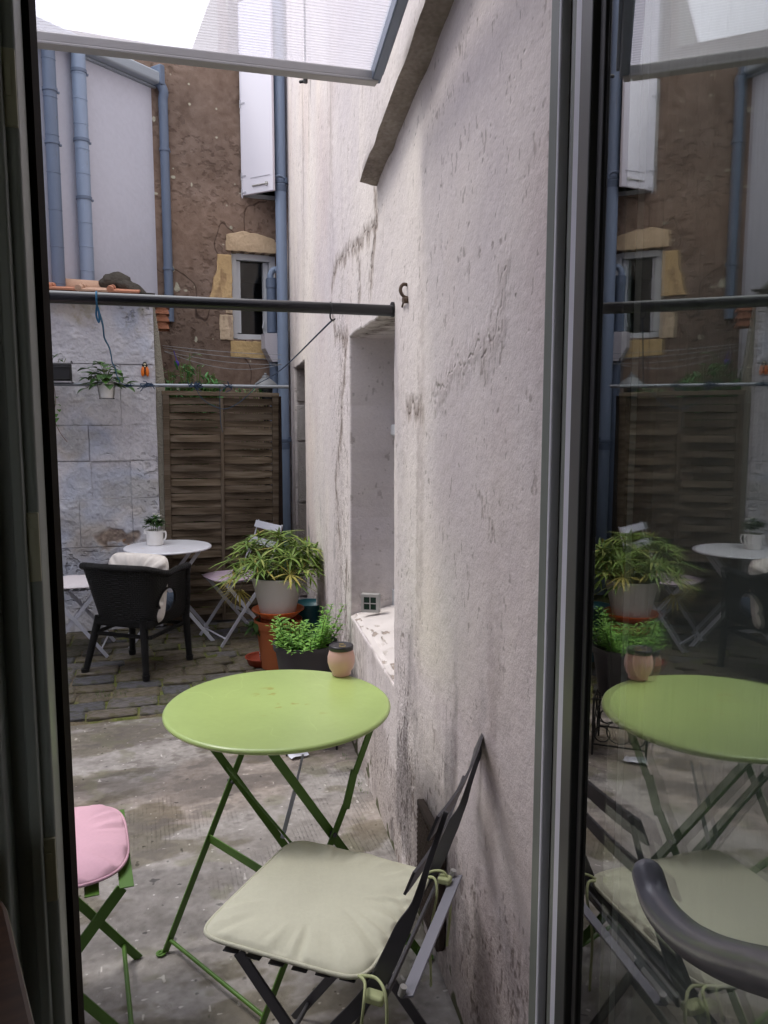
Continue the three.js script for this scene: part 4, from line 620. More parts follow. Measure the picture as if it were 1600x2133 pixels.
// folding slatted chair: local -z is where the sitter looks, x across
function foldingChair(t, mat, { s = 1, back = true, slats = 7, seatY = 0.445, h = 0.82, lean = 0.11 } = {}) {
  const v = (x, y, z) => V(x * s, y * s, z * s), X = V(1, 0, 0);
  for (const x of [-0.19, 0.19]) {
    const pts = [[-0.2, 0, 0.022], [-0.03, 0.225, 0.024], [0.135, 0.43, 0.03], [0.17, 0.5, 0.034], [0.198, 0.57, 0.03], ...(back ? [[0.205 + lean * 0.2, 0.63, 0.016], [0.19 + lean * 0.55, 0.7, 0.011], [0.18 + lean, h, 0.009]] : [])];
    mesh('upright', [ribbon(pts.map(([z, y, w]) => [z * s, y * s, w * s]), x * s, 0.006 * s)], mat, t);
    mesh('leg', [bar(v(x * 0.92, seatY - 0.005, -0.15), v(x * 0.92, 0.0, 0.2), 0.006 * s, 0.026 * s, X)], mat, t);
  }
  mesh('foot_rod', [rod(v(-0.19, 0.05, -0.16), v(0.19, 0.05, -0.16), 0.006 * s)], mat, t); mesh('foot_rod', [rod(v(-0.175, 0.05, 0.162), v(0.175, 0.05, 0.162), 0.006 * s)], mat, t);
  mesh('brace', [bar(v(-0.175, 0.2, 0.043), v(0.175, 0.2, 0.043), 0.024 * s, 0.004 * s, V(0, 1, 0))], mat, t);
  mesh('seat_rail', [bar(v(-0.2, seatY, 0.172), v(0.2, seatY, 0.172), 0.022 * s, 0.006 * s, V(0, 1, 0.2))], mat, t);
  for (let i = 0; i < slats; i++) { const z = lerp(-0.16, 0.14, i / (slats - 1)); mesh('seat_slat', rbox(0.385 * s, 0.003 * s, 0.032 * s, 0.001, 0, (seatY + 0.004 - 0.006 * Math.sin(i / (slats - 1) * Math.PI)) * s, z * s, 1), mat, t); }
  if (back) for (const [y, hh] of [[h - 0.028, 0.052], [h - 0.14, 0.05]]) {
    const g = new THREE.BoxGeometry(0.41 * s, hh * s, 0.005 * s, 12, 1, 1), p = g.attributes.position; for (let i = 0; i < p.count; i++) { const x = p.getX(i) / s; p.setZ(i, p.getZ(i) + 0.012 * s * (1 - (x / 0.205) ** 2) ); }
    g.computeVertexNormals(); g.rotateX(Math.atan2(lean, h - seatY - 0.11)).translate(0, y * s, (0.17 + lean * (y - seatY - 0.11) / (h - seatY - 0.11)) * s); mesh('back_slat', g, mat, t);
  }
}
// ------------------------------------------------------------------ green table in front
{
  const c = W(-0.285, 0, 2.08), t = thing('bistro_table', 'round lime green metal bistro table on folding legs in the foreground', 'table', c, 0.3), R = 0.303, y = 0.74;
  const lg = lathe([[0, y], [R - 0.0085, y], [R - 0.008, y], [R - 0.005, y - 0.0004], [R - 0.0015, y - 0.003], [R, y - 0.006], [R, y - 0.0085], [R - 0.0015, y - 0.0115], [R - 0.005, y - 0.014], [R - 0.0055, y - 0.014], [R - 0.006, y - 0.006], [R - 0.0065, y - 0.004], [0, y - 0.003]], 96), p = lg.attributes.position, uv = lg.attributes.uv;
  for (let i = 0; i < p.count; i++) uv.setXY(i, p.getX(i), p.getZ(i)); mesh('tabletop', lg, M.greenTop, t);
  const w = (X, Y, Z) => W(X, Y, Z), run = V(0.848, 0, -0.53), across = V(0.73, 0, 0.68);
  const T1 = w(-0.342, 0.722, 2.274), T4 = w(-0.03, 0.722, 1.98), F1 = w(-0.62, 0.004, 2.1), F4 = w(-0.308, 0.004, 1.806), T2 = w(-0.56, 0.722, 2.125), T3 = w(-0.272, 0.722, 1.828), F2 = w(-0.198, 0.004, 2.364), F3 = w(0.115, 0.004, 2.07);
  const off = across.clone().normalize().multiplyScalar(0.006);
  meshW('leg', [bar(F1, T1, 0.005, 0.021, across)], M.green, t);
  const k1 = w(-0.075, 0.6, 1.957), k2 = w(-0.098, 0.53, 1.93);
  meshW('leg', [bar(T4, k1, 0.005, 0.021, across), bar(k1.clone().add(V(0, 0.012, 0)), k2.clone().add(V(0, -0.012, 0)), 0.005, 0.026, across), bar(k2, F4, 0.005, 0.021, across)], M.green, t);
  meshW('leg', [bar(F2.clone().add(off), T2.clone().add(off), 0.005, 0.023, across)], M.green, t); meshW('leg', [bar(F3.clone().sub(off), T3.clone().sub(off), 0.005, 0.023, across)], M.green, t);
  const on = (a, b, q) => a.clone().lerp(b, q);
  meshW('stretcher', [bar(on(F1, T1, 0.42), on(F4, T4, 0.42), 0.026, 0.004, V(0, 1, 0))], M.green, t);
  meshW('foot_rod', [rod(on(F1, T1, 0.045), on(F4, T4, 0.045), 0.0055)], M.green, t); meshW('foot_rod', [rod(on(F2, T2, 0.05), on(F3, T3, 0.05), 0.0055)], M.green, t);
  meshW('brace', [bar(on(F2, T2, 0.72), w(-0.16, 0.3, 1.97), 0.008, 0.004, V(0, 1, 0))], M.green, t);
  meshW('catch', [bar(w(-0.222, 0.59, 2.1), w(-0.248, 0.48, 2.1), 0.007, 0.003, V(1, 0, 0)), bar(w(-0.246, 0.485, 2.1), w(-0.283, 0.345, 2.1), 0.012, 0.003, V(1, 0, 0))], M.paleMetal, t);
  meshW('under_frame', [bar(T1, T4, 0.02, 0.005, V(0, 1, 0)), bar(T2, T3, 0.02, 0.005, V(0, 1, 0)), bar(on(T1, T2, 0.5), on(T4, T3, 0.5), 0.02, 0.003, run)], M.green, t);
  for (const [f, d] of [[F1, -1], [F4, -1], [F2, 1], [F3, 1]]) meshW('foot', [cyl(0.014, 0.014, 0.004, f.x + d * 0.012 * run.x, 0.005, f.z + d * 0.012 * run.z, 16), new THREE.TorusGeometry(0.006, 0.0015, 6, 14).rotateX(Math.PI / 2).translate(f.x + d * 0.014 * run.x, 0.008, f.z + d * 0.014 * run.z)], M.green, t);
  for (const [a, b] of [[F1, T1], [F4, T4]]) { const q = on(a, b, 0.635); meshW('rivet', [rod(q.clone().addScaledVector(across, -0.012), q.clone().addScaledVector(across, 0.012), 0.006)], M.darkMetal, t); }
}
{ // candle jar
  const t = thing('candle_jar', 'frosted pinkish glass jar with a dark lid on the green table', 'jar', W(-0.128, 0.741, 2.325), 0);
  const g = std('#f0c6ba', 0.4, { transmission: 0.3, thickness: 0 }); mesh('jar_body', lathe([[0, 0.003], [0.026, 0.001], [0.029, 0.004], [0.028, 0.01], [0.036, 0.022], [0.041, 0.04], [0.041, 0.056], [0.036, 0.075], [0.032, 0.082], [0.031, 0.086], [0, 0.086]], 48), g, t);
  mesh('lid', lathe([[0.0315, 0.078], [0.0365, 0.079], [0.037, 0.089], [0.035, 0.0925], [0.0325, 0.0925], [0.031, 0.0905], [0, 0.0905]], 48), std('#2c2a2e', 0.35), t);
  mesh('lid_print', [new THREE.RingGeometry(0.008, 0.0095, 24).rotateX(-Math.PI / 2).translate(0.004, 0.0912, 0.004), box(0.014, 0.0006, 0.004, 0.0, 0.0911, -0.014), box(0.02, 0.0006, 0.003, 0.004, 0.0911, 0.018)], std('#b09a5c', 0.4), t);
}
{ // grey chair with sage cushion
  const t = thing('folding_chair', 'dark grey folding chair turned away, back against the right wall', 'chair', W(-0.096, 0, 1.612), THREE.MathUtils.degToRad(71.8));
  foldingChair(t, M.darkMetal, { h: 0.815, lean: 0.1 });
  mesh('seat_strut', [bar(V(-0.205, 0.452, 0.212), V(0.205, 0.452, 0.212), 0.028, 0.005, V(0, 0.35, 1))], std('#85848c', 0.35), t);  // strut coloured lighter than the chair, sky light painted in
  for (const x of [-0.2, 0.2]) mesh('rivet', rod(V(x, 0.45, 0.2), V(x, 0.468, 0.205), 0.007), M.alu, t);
  const c = cushion(0.402, 0.372, 0.042, { corner: 9, s: 3, taper: 0.97, wr: 0.006, cr: 6, pip: 0.0045 }), g = thing('seat_cushion', 'pale sage green tied cushion on the dark grey chair', 'cushion', W(-0.133, 0.466, 1.622), THREE.MathUtils.degToRad(67.1));
  mesh('pad', c.pad, M.sageCushion, g); mesh('piping', c.piping, M.sageCushion, g);
  const tie = (p) => tube(p, 0.0032, 50, 6);
  mesh('tie', [tie([V(-0.18, 0, 0.165), V(-0.2, 0.006, 0.19), V(-0.225, -0.01, 0.2), V(-0.232, -0.08, 0.195), V(-0.236, -0.2, 0.19)]), tie([V(-0.18, 0, 0.17), V(-0.19, 0.012, 0.21), V(-0.21, 0.005, 0.235), V(-0.225, -0.06, 0.245), V(-0.228, -0.2, 0.245)]), rbox(0.026, 0.018, 0.04, 0.006, -0.2, -0.018, 0.21)], M.cordGreen, g);
  mesh('tie', [tie([V(0.17, 0, 0.165), V(0.185, 0.012, 0.19), V(0.19, 0.01, 0.215), V(0.185, -0.05, 0.23), V(0.18, -0.16, 0.225)]), tie([V(0.17, 0, 0.17), V(0.16, 0.01, 0.2), V(0.15, -0.01, 0.21), V(0.14, -0.1, 0.2), V(0.142, -0.24, 0.2)]), rbox(0.024, 0.016, 0.03, 0.005, 0.19, -0.006, 0.215)], M.cordGreen, g);
}
{ // green chair with pink cushion
  const a = THREE.MathUtils.degToRad(-68.9), t = thing('folding_chair', 'lime green folding chair cut off by the left door frame', 'chair', W(-0.805, 0, 1.83), a); foldingChair(t, M.green, { slats: 5, seatY: 0.44 });
  const c = cushion(0.39, 0.37, 0.045, { corner: 3.6, s: 8, cr: 6, wr: 0.007 }), g = thing('seat_cushion', 'pale pink padded cushion on the lime green chair', 'cushion', W(-0.822, 0.461, 1.84), a); mesh('pad', c.pad, M.pinkCushion, g); mesh('piping', c.piping, M.pinkCushion, g);
}
// ------------------------------------------------------------------ back seating group
{
  const c = W(-1.465, 0, 5.35), t = thing('bistro_table', 'round white metal bistro table at the back by the fence', 'table', c, THREE.MathUtils.degToRad(18)), R = 0.29, y = 0.64;
  mesh('tabletop', lathe([[0, y], [R - 0.008, y], [R, y - 0.006], [R, y - 0.013], [R - 0.006, y - 0.016], [R - 0.008, y - 0.006], [0, y - 0.005]], 64), M.whiteMetal, t);
  const Z = V(0, 0, 1); for (const s of [-1, 1]) for (const z of [-0.17, 0.17]) mesh('leg', [bar(V(s * 0.27, 0, z * 1.02), V(-s * 0.2, y - 0.015, z * (s > 0 ? 0.9 : 0.84)), 0.006, 0.024, Z)], M.paleMetal, t);
  for (const s of [-1, 1]) mesh('foot_rod', rod(V(s * 0.245, 0.035, -0.17), V(s * 0.245, 0.035, 0.17), 0.006), M.paleMetal, t);
  mesh('under_frame', [box(0.02, 0.012, 0.33, 0.19, y - 0.018, 0), box(0.02, 0.012, 0.33, -0.19, y - 0.018, 0)], M.paleMetal, t);
}
{
  const t = thing('folding_chair', 'white folding chair behind the umbrella plant beside the fence', 'chair', W(-1.02, 0, 5.38), THREE.MathUtils.degToRad(125)); foldingChair(t, M.paleMetal, { s: 0.95 });
  const c = cushion(0.37, 0.35, 0.025, { s: 5 }), g = thing('seat_cushion', 'thin lilac grey cushion on the white chair by the plant', 'cushion', W(-1.035, 0.432, 5.37), THREE.MathUtils.degToRad(125)); mesh('pad', c.pad, M.lilacCushion, g); mesh('piping', c.piping, M.lilacCushion, g);
  const a = THREE.MathUtils.degToRad(-78), t2 = thing('folding_chair', 'white folding chair half hidden behind the black wicker chair', 'chair', W(-1.975, 0, 5.05), a); foldingChair(t2, M.paleMetal, { s: 0.97, back: true });
  const c2 = cushion(0.38, 0.36, 0.04, { s: 6 }), g2 = thing('seat_cushion', 'white cushion on the white chair left of the wicker chair', 'cushion', W(-1.965, 0.455, 5.05), a); mesh('pad', c2.pad, M.whiteCushion, g2); mesh('piping', c2.piping, M.whiteCushion, g2);
}
{ // wicker armchair
  const TW = THREE.MathUtils.degToRad(-17.6), base = W(-1.48, 0, 4.72), t = thing('wicker_armchair', 'black wicker tub armchair seen from behind at the back table', 'armchair', base, TW);
  const weave = surface(0.12, 0.12, 128, 128, (x, y, o) => { const i = Math.floor(x / 0.012), j = Math.floor(y / 0.012), a = (i + j) % 2, s = Math.abs(Math.sin((a ? x : y) * Math.PI / 0.012)); const k = pfbm(x * 100, y * 100, 2, 951, 12); o[0] = o[1] = o[2] = 26 + s * 12 + (k - 0.5) * 16; o[3] = s; });
  const wk = std('#6c696a', 0.5, { map: weave.map, bumpMap: weave.bump, bumpScale: 0.005, side: THREE.DoubleSide });
  const rim = []; // plan from left arm front, round the back (+z), to right arm front
  const path = (q, y) => { const k = (y - 0.3) / 0.32, fr = Math.abs(q - 0.5) * 2, wx = lerp(lerp(0.19, 0.25, k), lerp(0.205, 0.215, k), sstep(0.45, 0.8, fr)), zb = lerp(0.17, 0.235, k), zf = lerp(-0.2, -0.22, k); const a = q * 3; let x, z; if (a < 1) { x = -wx; z = lerp(zf, zb - 0.1, a); } else if (a < 2) { const f = Math.PI * (a - 1); x = -wx * Math.sign(Math.cos(f)) * Math.abs(Math.cos(f)) ** 0.6; z = zb - 0.1 + 0.1 * Math.sin(f) ** 0.7; } else { x = wx; z = lerp(zb - 0.1, zf, a - 2); } return [x, z]; };
  const topY = (q) => 0.6 + 0.055 * sstep(0.5, 0.1, Math.abs(q - 0.5) * 1.9);
  const A = 160, H = 60, pos = [], uv = [], idx = [];
  for (let j = 0; j <= H; j++) for (let i = 0; i <= A; i++) { const q = i / A, y = lerp(0.3, topY(q), j / H), [x, z] = path(q, y); pos.push(x, y, z); uv.push(q * 1.5, y); if (j === H && i % 6 === 4) rim.push(V(x, y, z)); }
  const hole = (q, y) => { const d = Math.min(Math.abs(q - 0.25), Math.abs(q - 0.75)); return (d / 0.095) ** 2 + ((y - 0.435) / 0.078) ** 2 < 1; };
  for (let j = 0; j < H; j++) for (let i = 0; i < A; i++) { const q = (i + 0.5) / A, y = lerp(0.3, topY(q), (j + 0.5) / H); if (hole(q, y)) continue; const a = j * (A + 1) + i; idx.push(a, a + 1, a + A + 1, a + 1, a + A + 2, a + A + 1); }
  const g = new THREE.BufferGeometry(); g.setAttribute('position', new THREE.Float32BufferAttribute(pos, 3)); g.setAttribute('uv', new THREE.Float32BufferAttribute(uv, 2)); g.setIndex(idx); g.computeVertexNormals(); mesh('backrest', g, wk, t);
  { const e0 = path(0, 0.3), e1 = path(1, 0.3); rim.unshift(V(e0[0], 0.3, e0[1]), V(e0[0] - 0.004, 0.45, e0[1] - 0.01), V(e0[0] - 0.006, 0.56, e0[1] - 0.008)); rim.push(V(e1[0] + 0.006, 0.56, e1[1] - 0.008), V(e1[0] + 0.004, 0.45, e1[1] - 0.01), V(e1[0], 0.3, e1[1])); }
  mesh('rim', tube(rim, 0.019, 160, 10), wk, t);
  for (const q0 of [0.25, 0.75]) { const r = []; for (let i = 0; i < 24; i++) { const a = i / 24 * 2 * Math.PI, q = q0 + 0.095 * Math.cos(a), y = 0.435 + 0.078 * Math.sin(a), [x, z] = path(q, y); r.push(V(x, y, z)); } mesh('armrest_edge', tube(r, 0.008, 60, 8, true), wk, t); }
  mesh('seat', [rbox(0.38, 0.045, 0.38, 0.015, 0, 0.31, -0.01)], wk, t); mesh('apron', [rod(V(-0.19, 0.24, -0.19), V(0.19, 0.24, -0.19), 0.012), rod(V(-0.19, 0.24, 0.17), V(0.19, 0.24, 0.17), 0.012), rod(V(-0.19, 0.24, -0.19), V(-0.19, 0.24, 0.17), 0.012), rod(V(0.19, 0.24, -0.19), V(0.19, 0.24, 0.17), 0.012)], wk, t);
  for (const [x, z, fx, fz] of [[-0.17, 0.15, -0.235, 0.215], [0.14, 0.16, 0.18, 0.21], [-0.18, -0.19, -0.2, -0.2], [0.195, -0.2, 0.21, -0.21]]) mesh('leg', [rod(V(fx, 0, fz), V(x, 0.34, z), 0.018, 14, 0.024), cyl(0.024, 0.02, 0.03, fx, 0.015, fz)], wk, t);
  const mk = (lab, mat, p, w, h, rx, ry, rz, s) => { const c = cushion(w, h, 0.09, { corner: 7, s, wr: 0.012, pip: 0.004 }), o = thing('scatter_cushion', lab, 'cushion', p, 0); o.rotation.set(rx, ry, rz, 'YXZ'); mesh('pad', c.pad, mat, o); mesh('piping', c.piping, mat, o); };
  const l2w = (x, y, z) => V(x, y, z).applyEuler(new THREE.Euler(0, TW, 0)).add(base);
  mk('off white scatter cushion leaning inside the black wicker armchair', M.creamPillow, l2w(0.02, 0.5, 0.04), 0.42, 0.4, Math.PI / 2 - 0.2, TW, 0.05, 4);
  mk('dark blue grey scatter cushion on the wicker armchair seat', M.greyPillow, l2w(0.05, 0.37, -0.13), 0.26, 0.24, 0.15, TW, 0, 7);
}
// ------------------------------------------------------------------ plants
function leafGeo(len, wid, fold = 0.15, droop = 0.3, n = 5) { // lies along +y from the origin, facing +z
  const pos = [], idx = []; for (let i = 0; i <= n; i++) { const q = i / n, w = wid / 2 * Math.sin(Math.PI * Math.pow(q, 0.75)) ** 0.9, y = len * q, z = -droop * len * q * q; pos.push(-w, y, z + fold * w, 0, y, z, w, y, z + fold * w); }
  for (let i = 0; i < n; i++) { const a = i * 3; idx.push(a, a + 1, a + 3, a + 1, a + 4, a + 3, a + 1, a + 2, a + 4, a + 2, a + 5, a + 4); }
  const g = new THREE.BufferGeometry(); g.setAttribute('position', new THREE.Float32BufferAttribute(pos, 3)); g.setIndex(idx); g.computeVertexNormals(); const q = g.toNonIndexed(); q.setAttribute('uv', new THREE.Float32BufferAttribute(new Float32Array(q.attributes.position.count * 2), 2)); return q;
}
function place(g, at, dir, roll = 0, s = 1) { const y = dir.clone().normalize(), up = Math.abs(y.y) > 0.95 ? V(1, 0, 0) : V(0, 1, 0), x = y.clone().cross(up).normalize(), z = x.clone().cross(y); const m = new THREE.Matrix4().makeBasis(x, y, z).multiply(new THREE.Matrix4().makeRotationY(roll)).scale(V(s, s, s)); m.setPosition(at); return g.clone().applyMatrix4(m); }
{ // umbrella plant in the big pale pot
  const b = W(-0.64, 0, 4.72), t = thing('umbrella_plant', 'bushy umbrella plant with long narrow leaves in the big pale pot', 'plant', b.clone().setY(0.36), 0);
  const y0 = 0.335, pot = thing('plant_pot', 'large pale tapered plant pot on an orange saucer by the right wall', 'pot', b.clone().setY(y0), 0);
  mesh('pot_body', lathe([[0, 0.004], [0.1, 0], [0.106, 0.004], [0.15, 0.2], [0.157, 0.222], [0.156, 0.228], [0.146, 0.226], [0.14, 0.2], [0, 0.19]], 48), M.potWhite, pot); mesh('potting_soil', cyl(0.143, 0.143, 0.006, 0, 0.203, 0, 32), M.soil, pot);
  solo('saucer', [lathe([[0, 0.004], [0.105, 0], [0.15, 0.04], [0.158, 0.044], [0.156, 0.05], [0.148, 0.046], [0.11, 0.01], [0, 0.01]], 48).translate(b.x, 0.315, b.z)], M.potOrange, 'orange plastic saucer under the big pale pot', 'saucer', b.clone().setY(0.315));
  const q = thing('plant_pot', 'tall terracotta pot holding up the orange saucer', 'pot', b.clone(), 0); mesh('pot_body', lathe([[0, 0], [0.1, 0], [0.104, 0.006], [0.13, 0.25], [0.142, 0.252], [0.146, 0.3], [0.138, 0.304], [0.128, 0.26], [0, 0.25]], 40), M.terracotta, q);
  const leaf = [leafGeo(0.13, 0.015, 0.3, 0.25), leafGeo(0.1, 0.013, 0.3, 0.5), leafGeo(0.15, 0.014, 0.2, 0.2)], gs = [], ys = [], st = [];
  for (let i = 0; i < 80; i++) {
    const a = rr(0, 6.283), R = 0.25 * Math.sqrt(rnd()), top = V(Math.cos(a) * R * 1.1 - 0.01, 0.24 + rr(0.02, 0.26) * (1 - 0.5 * R / 0.25) - (R > 0.2 ? rr(0, 0.1) : 0), Math.sin(a) * R), r0 = V(Math.cos(a) * R * 0.35, 0.18, Math.sin(a) * R * 0.35);
    st.push(tube([r0, r0.clone().lerp(top, 0.6).add(V(0, 0.03, 0)), top], 0.002, 6, 4));
    const nrm = V(Math.cos(a) * R * 2.2, 0.8, Math.sin(a) * R * 2.2).normalize(), n = 8 + Math.floor(rnd() * 6), ph = rr(0, 6);
    const e1 = nrm.clone().cross(V(0.3, 0.1, 1)).normalize(), e2 = nrm.clone().cross(e1), yel = rnd() < 0.04;
    for (let k = 0; k < n; k++) { const f = ph + k / n * 6.283, d = e1.clone().multiplyScalar(Math.cos(f)).addScaledVector(e2, Math.sin(f)).addScaledVector(nrm, rr(0.1, 0.65)); (yel || rnd() < 0.04 ? ys : gs).push(place(leaf[Math.floor(rnd() * 3)], top, d, 0, rr(0.7, 1.15))); }
  }
  for (let k = 0; k < 12; k++) { const f = k * 0.52, c = V(-0.21, 0.14, 0.13); ys.push(place(leaf[0], c, V(Math.cos(f) - 0.3, Math.sin(f) * 0.6 - 0.35, 0.4), 0, 0.9)); } st.push(tube([V(-0.08, 0.2, 0.03), V(-0.17, 0.2, 0.1), V(-0.21, 0.14, 0.13)], 0.002, 8, 4));
  mesh('foliage', gs.filter((_, i) => i % 5 < 3), L.umb, t); mesh('foliage', gs.filter((_, i) => i % 5 === 3), leafM('#5c7a38', 0.2), t); mesh('foliage', gs.filter((_, i) => i % 5 === 4), leafM('#9aa558', 0.3), t); mesh('withered_leaves', ys, L.yellow, t, 'yellowed leaves and leaf tips'); mesh('stems', st, L.stem, t);
  // thing growing from the terracotta pot
  const sp = thing('small_plant', 'small dark leaved plant spilling from the terracotta pot', 'plant', b.clone().add(V(-0.13, 0.26, 0.06)), 0), sg = []; const lf = leafGeo(0.06, 0.035, 0.2, 0.3);
  for (let i = 0; i < 26; i++) sg.push(place(lf, V(rr(-0.03, 0.04), rr(-0.03, 0.04), rr(-0.03, 0.03)), V(rr(-1, 0.5), rr(-0.5, 0.7), rr(-0.2, 1)), 0, rr(0.7, 1.1))); mesh('foliage', sg, L.dark, sp); mesh('stems', tube([V(0.12, -0.01, -0.05), V(0.05, 0.02, -0.02), V(0, 0, 0)], 0.003, 8, 4), L.stem, sp);
  const rs = W(-0.75, 0, 4.77); solo('saucer', [lathe([[0, 0.004], [0.08, 0], [0.098, 0.045], [0.104, 0.047], [0.102, 0.052], [0.092, 0.048], [0.076, 0.01], [0, 0.01]], 40).translate(rs.x, 0, rs.z)], M.potRed, 'brick red empty saucer on the cobbles before the terracotta pot', 'saucer', rs.clone());
  const cu = thing('cup', 'small white cup with blue stripes in the brick red saucer', 'cup', W(-0.735, 0.012, 4.78), 0); mesh('cup_body', lathe([[0, 0.002], [0.024, 0], [0.03, 0.045], [0.032, 0.06], [0.029, 0.06], [0.026, 0.01], [0, 0.008]], 28), M.enamel, cu); for (const y of [0.018, 0.036, 0.05]) mesh('stripe', lathe([[0.026 + y * 0.11, y - 0.003], [0.0268 + y * 0.11, y + 0.003]], 28), std('#34507e', 0.4), cu);
  solo('garden_stake', [rod(W(-0.745, 0.01, 4.7), W(-0.735, 0.36, 4.62), 0.004)], std('#4a2c22', 0.8), 'thin reddish brown stake standing beside the brick red saucer', 'stake', W(-0.745, 0.01, 4.7));
  const tp = W(-0.47, 0, 4.95), te = thing('plant_pot', 'teal glazed pot half hidden behind the orange saucer', 'pot', tp, 0); mesh('pot_body', lathe([[0, 0], [0.08, 0], [0.1, 0.3], [0.108, 0.3], [0.108, 0.345], [0.098, 0.345], [0.09, 0.3], [0, 0.29]], 36), M.potTeal, te);
}
{ // wire stand, dark pot, mint
  const b = W(-0.36, 0, 3.57), t = thing('wire_stand', 'black wire plant stand with ring pattern under the dark pot', 'plant stand', b, 0.3), g = [], a = 0.115, y = 0.26;
  for (const x of [-a, a]) for (const z of [-a, a]) mesh('leg', [rod(V(x, 0, z), V(x, y, z), 0.005)], M.wire, t);
  for (const h of [0.05, y]) for (const s of [-a, a]) { g.push(rod(V(-a, h, s), V(a, h, s), 0.004), rod(V(s, h, -a), V(s, h, a), 0.004)); }
  mesh('frame', g, M.wire, t); const r = []; for (const s of [-a, a]) for (const [x, yy, q] of [[-0.06, 0.2, 0.045], [0.06, 0.2, 0.045], [0, 0.12, 0.055], [-0.075, 0.1, 0.035], [0.075, 0.1, 0.035]]) { r.push(new THREE.TorusGeometry(q, 0.003, 6, 28).translate(x, yy, s), new THREE.TorusGeometry(q, 0.003, 6, 28).rotateY(Math.PI / 2).translate(s, yy, x)); } mesh('rings', r, M.wire, t);
  mesh('shelf', [0, 1, 2, 3, 4].map((i) => rod(V(-a, y, -a + i * a / 2), V(a, y, -a + i * a / 2), 0.003)), M.wire, t);
  const p = thing('plant_pot', 'round dark grey plastic pot on the black wire stand', 'pot', b.clone().setY(0.264), 0); mesh('pot_body', lathe([[0, 0.002], [0.105, 0], [0.11, 0.004], [0.138, 0.19], [0.148, 0.194], [0.15, 0.222], [0.142, 0.224], [0.134, 0.19], [0, 0.185]], 48), M.potDark, p); mesh('potting_soil', cyl(0.135, 0.135, 0.006, 0, 0.198, 0, 32), M.soil, p);
  const m = thing('mint_plant', 'bright green mint shoots in the dark grey pot', 'plant', b.clone().setY(0.46), 0), ls = [], ss = []; const lf = [leafGeo(0.04, 0.017, 0.25, 0.2, 4), leafGeo(0.032, 0.015, 0.25, 0.3, 4)];
  for (let i = 0; i < 62; i++) {
    const an = rr(0, 6.283), R = 0.128 * Math.sqrt(rnd()), x = Math.cos(an) * R, z = Math.sin(an) * R, side = x > 0.05 ? 1.3 : x < -0.06 ? 1.05 : 0.7, h = rr(0.05, 0.15) * side, lean = V(x * 0.5 + rr(-0.03, 0.03), h, z * 0.5 + rr(-0.03, 0.03)), p0 = V(x, 0, z);
    ss.push(tube([p0, p0.clone().addScaledVector(lean, 0.55).add(V(0, 0.004, 0)), p0.clone().add(lean)], 0.0016, 5, 4));
    const n = Math.floor(h / 0.011); for (let k = 1; k <= n; k++) { const q = k / n, c = p0.clone().addScaledVector(lean, q), f = k * 1.57 + i; for (const s of [0, Math.PI]) ls.push(place(lf[(k + i) % 2], c, V(Math.cos(f + s), rr(0.25, 0.8), Math.sin(f + s)), 0, lerp(1.15, 0.7, q) * rr(0.8, 1.2))); }
  }
  mesh('foliage', ls.filter((_, i) => i % 4), L.mint, m); mesh('foliage', ls.filter((_, i) => i % 4 === 0), leafM('#5f9440', 0.25), m); mesh('stems', ss, L.stem, m);
  const pp = new THREE.PlaneGeometry(0.085, 0.06, 8, 6).rotateX(-Math.PI / 2), pv = pp.attributes.position; for (let i = 0; i < pv.count; i++) pv.setY(i, 0.004 + 0.012 * vn(pv.getX(i) * 40, pv.getZ(i) * 40, 3)); pp.computeVertexNormals(); const pa = W(-0.385, 0.002, 3.42); solo('paper_scrap', [pp.rotateY(0.5).translate(pa.x, pa.y, pa.z)], M.paper, 'crumpled white paper scrap on the concrete under the green table', 'paper', pa);
}
{ // jug with jasmine on the white table
  const b = W(-1.565, 0.641, 5.4), t = thing('jug', 'white enamel jug used as a flower pot on the white table', 'jug', b, 0);
  mesh('jug_body', lathe([[0, 0], [0.052, 0], [0.056, 0.005], [0.056, 0.09], [0.06, 0.1], [0.057, 0.102], [0.052, 0.09], [0, 0.085]], 36), M.enamel, t); mesh('handle', tube([V(0.055, 0.088, 0), V(0.07, 0.092, 0), V(0.076, 0.07, 0), V(0.068, 0.04, 0), V(0.054, 0.032, 0)], 0.006, 24, 8), M.enamel, t); mesh('spout', cyl(0.016, 0.02, 0.03, -0.056, 0.09, 0), M.enamel, t);
  const p = thing('flowering_plant', 'small dark green plant with white blossoms in the white jug', 'plant', b.clone().setY(0.73), 0), l = [], f = [], lf = leafGeo(0.045, 0.024, 0.2, 0.25);
  for (let i = 0; i < 150; i++) { const a = rr(0, 6.283), e = rr(-0.2, 1.2), R = rr(0.02, 0.062), c = V(Math.cos(a) * R * Math.cos(e), 0.045 + R * Math.sin(e) * 1.05, Math.sin(a) * R * Math.cos(e)); l.push(place(lf, c, V(Math.cos(a), rr(-0.2, 1.1), Math.sin(a)), 0, rr(0.6, 1))); }
  for (const [x, y, z] of [[0.02, 0.115, 0.03], [0.045, 0.11, 0.02], [0.0, 0.12, 0.0], [-0.05, 0.09, 0.03], [0.05, 0.085, 0.045], [0.025, 0.12, -0.01]]) for (let k = 0; k < 5; k++) f.push(place(leafGeo(0.016, 0.012, 0.1, 0, 3), V(x, y, z), V(Math.cos(k * 1.257), 0.5, Math.sin(k * 1.257)))); mesh('foliage', l, L.dark, p); mesh('blossom', f, L.petal, p); mesh('stems', [0, 1, 2, 3].map((i) => rod(V(0.01 * i - 0.015, -0.01, 0), V(0.02 * i - 0.03, 0.07, 0.01 * (i % 2)), 0.002)), L.stem, p);
}
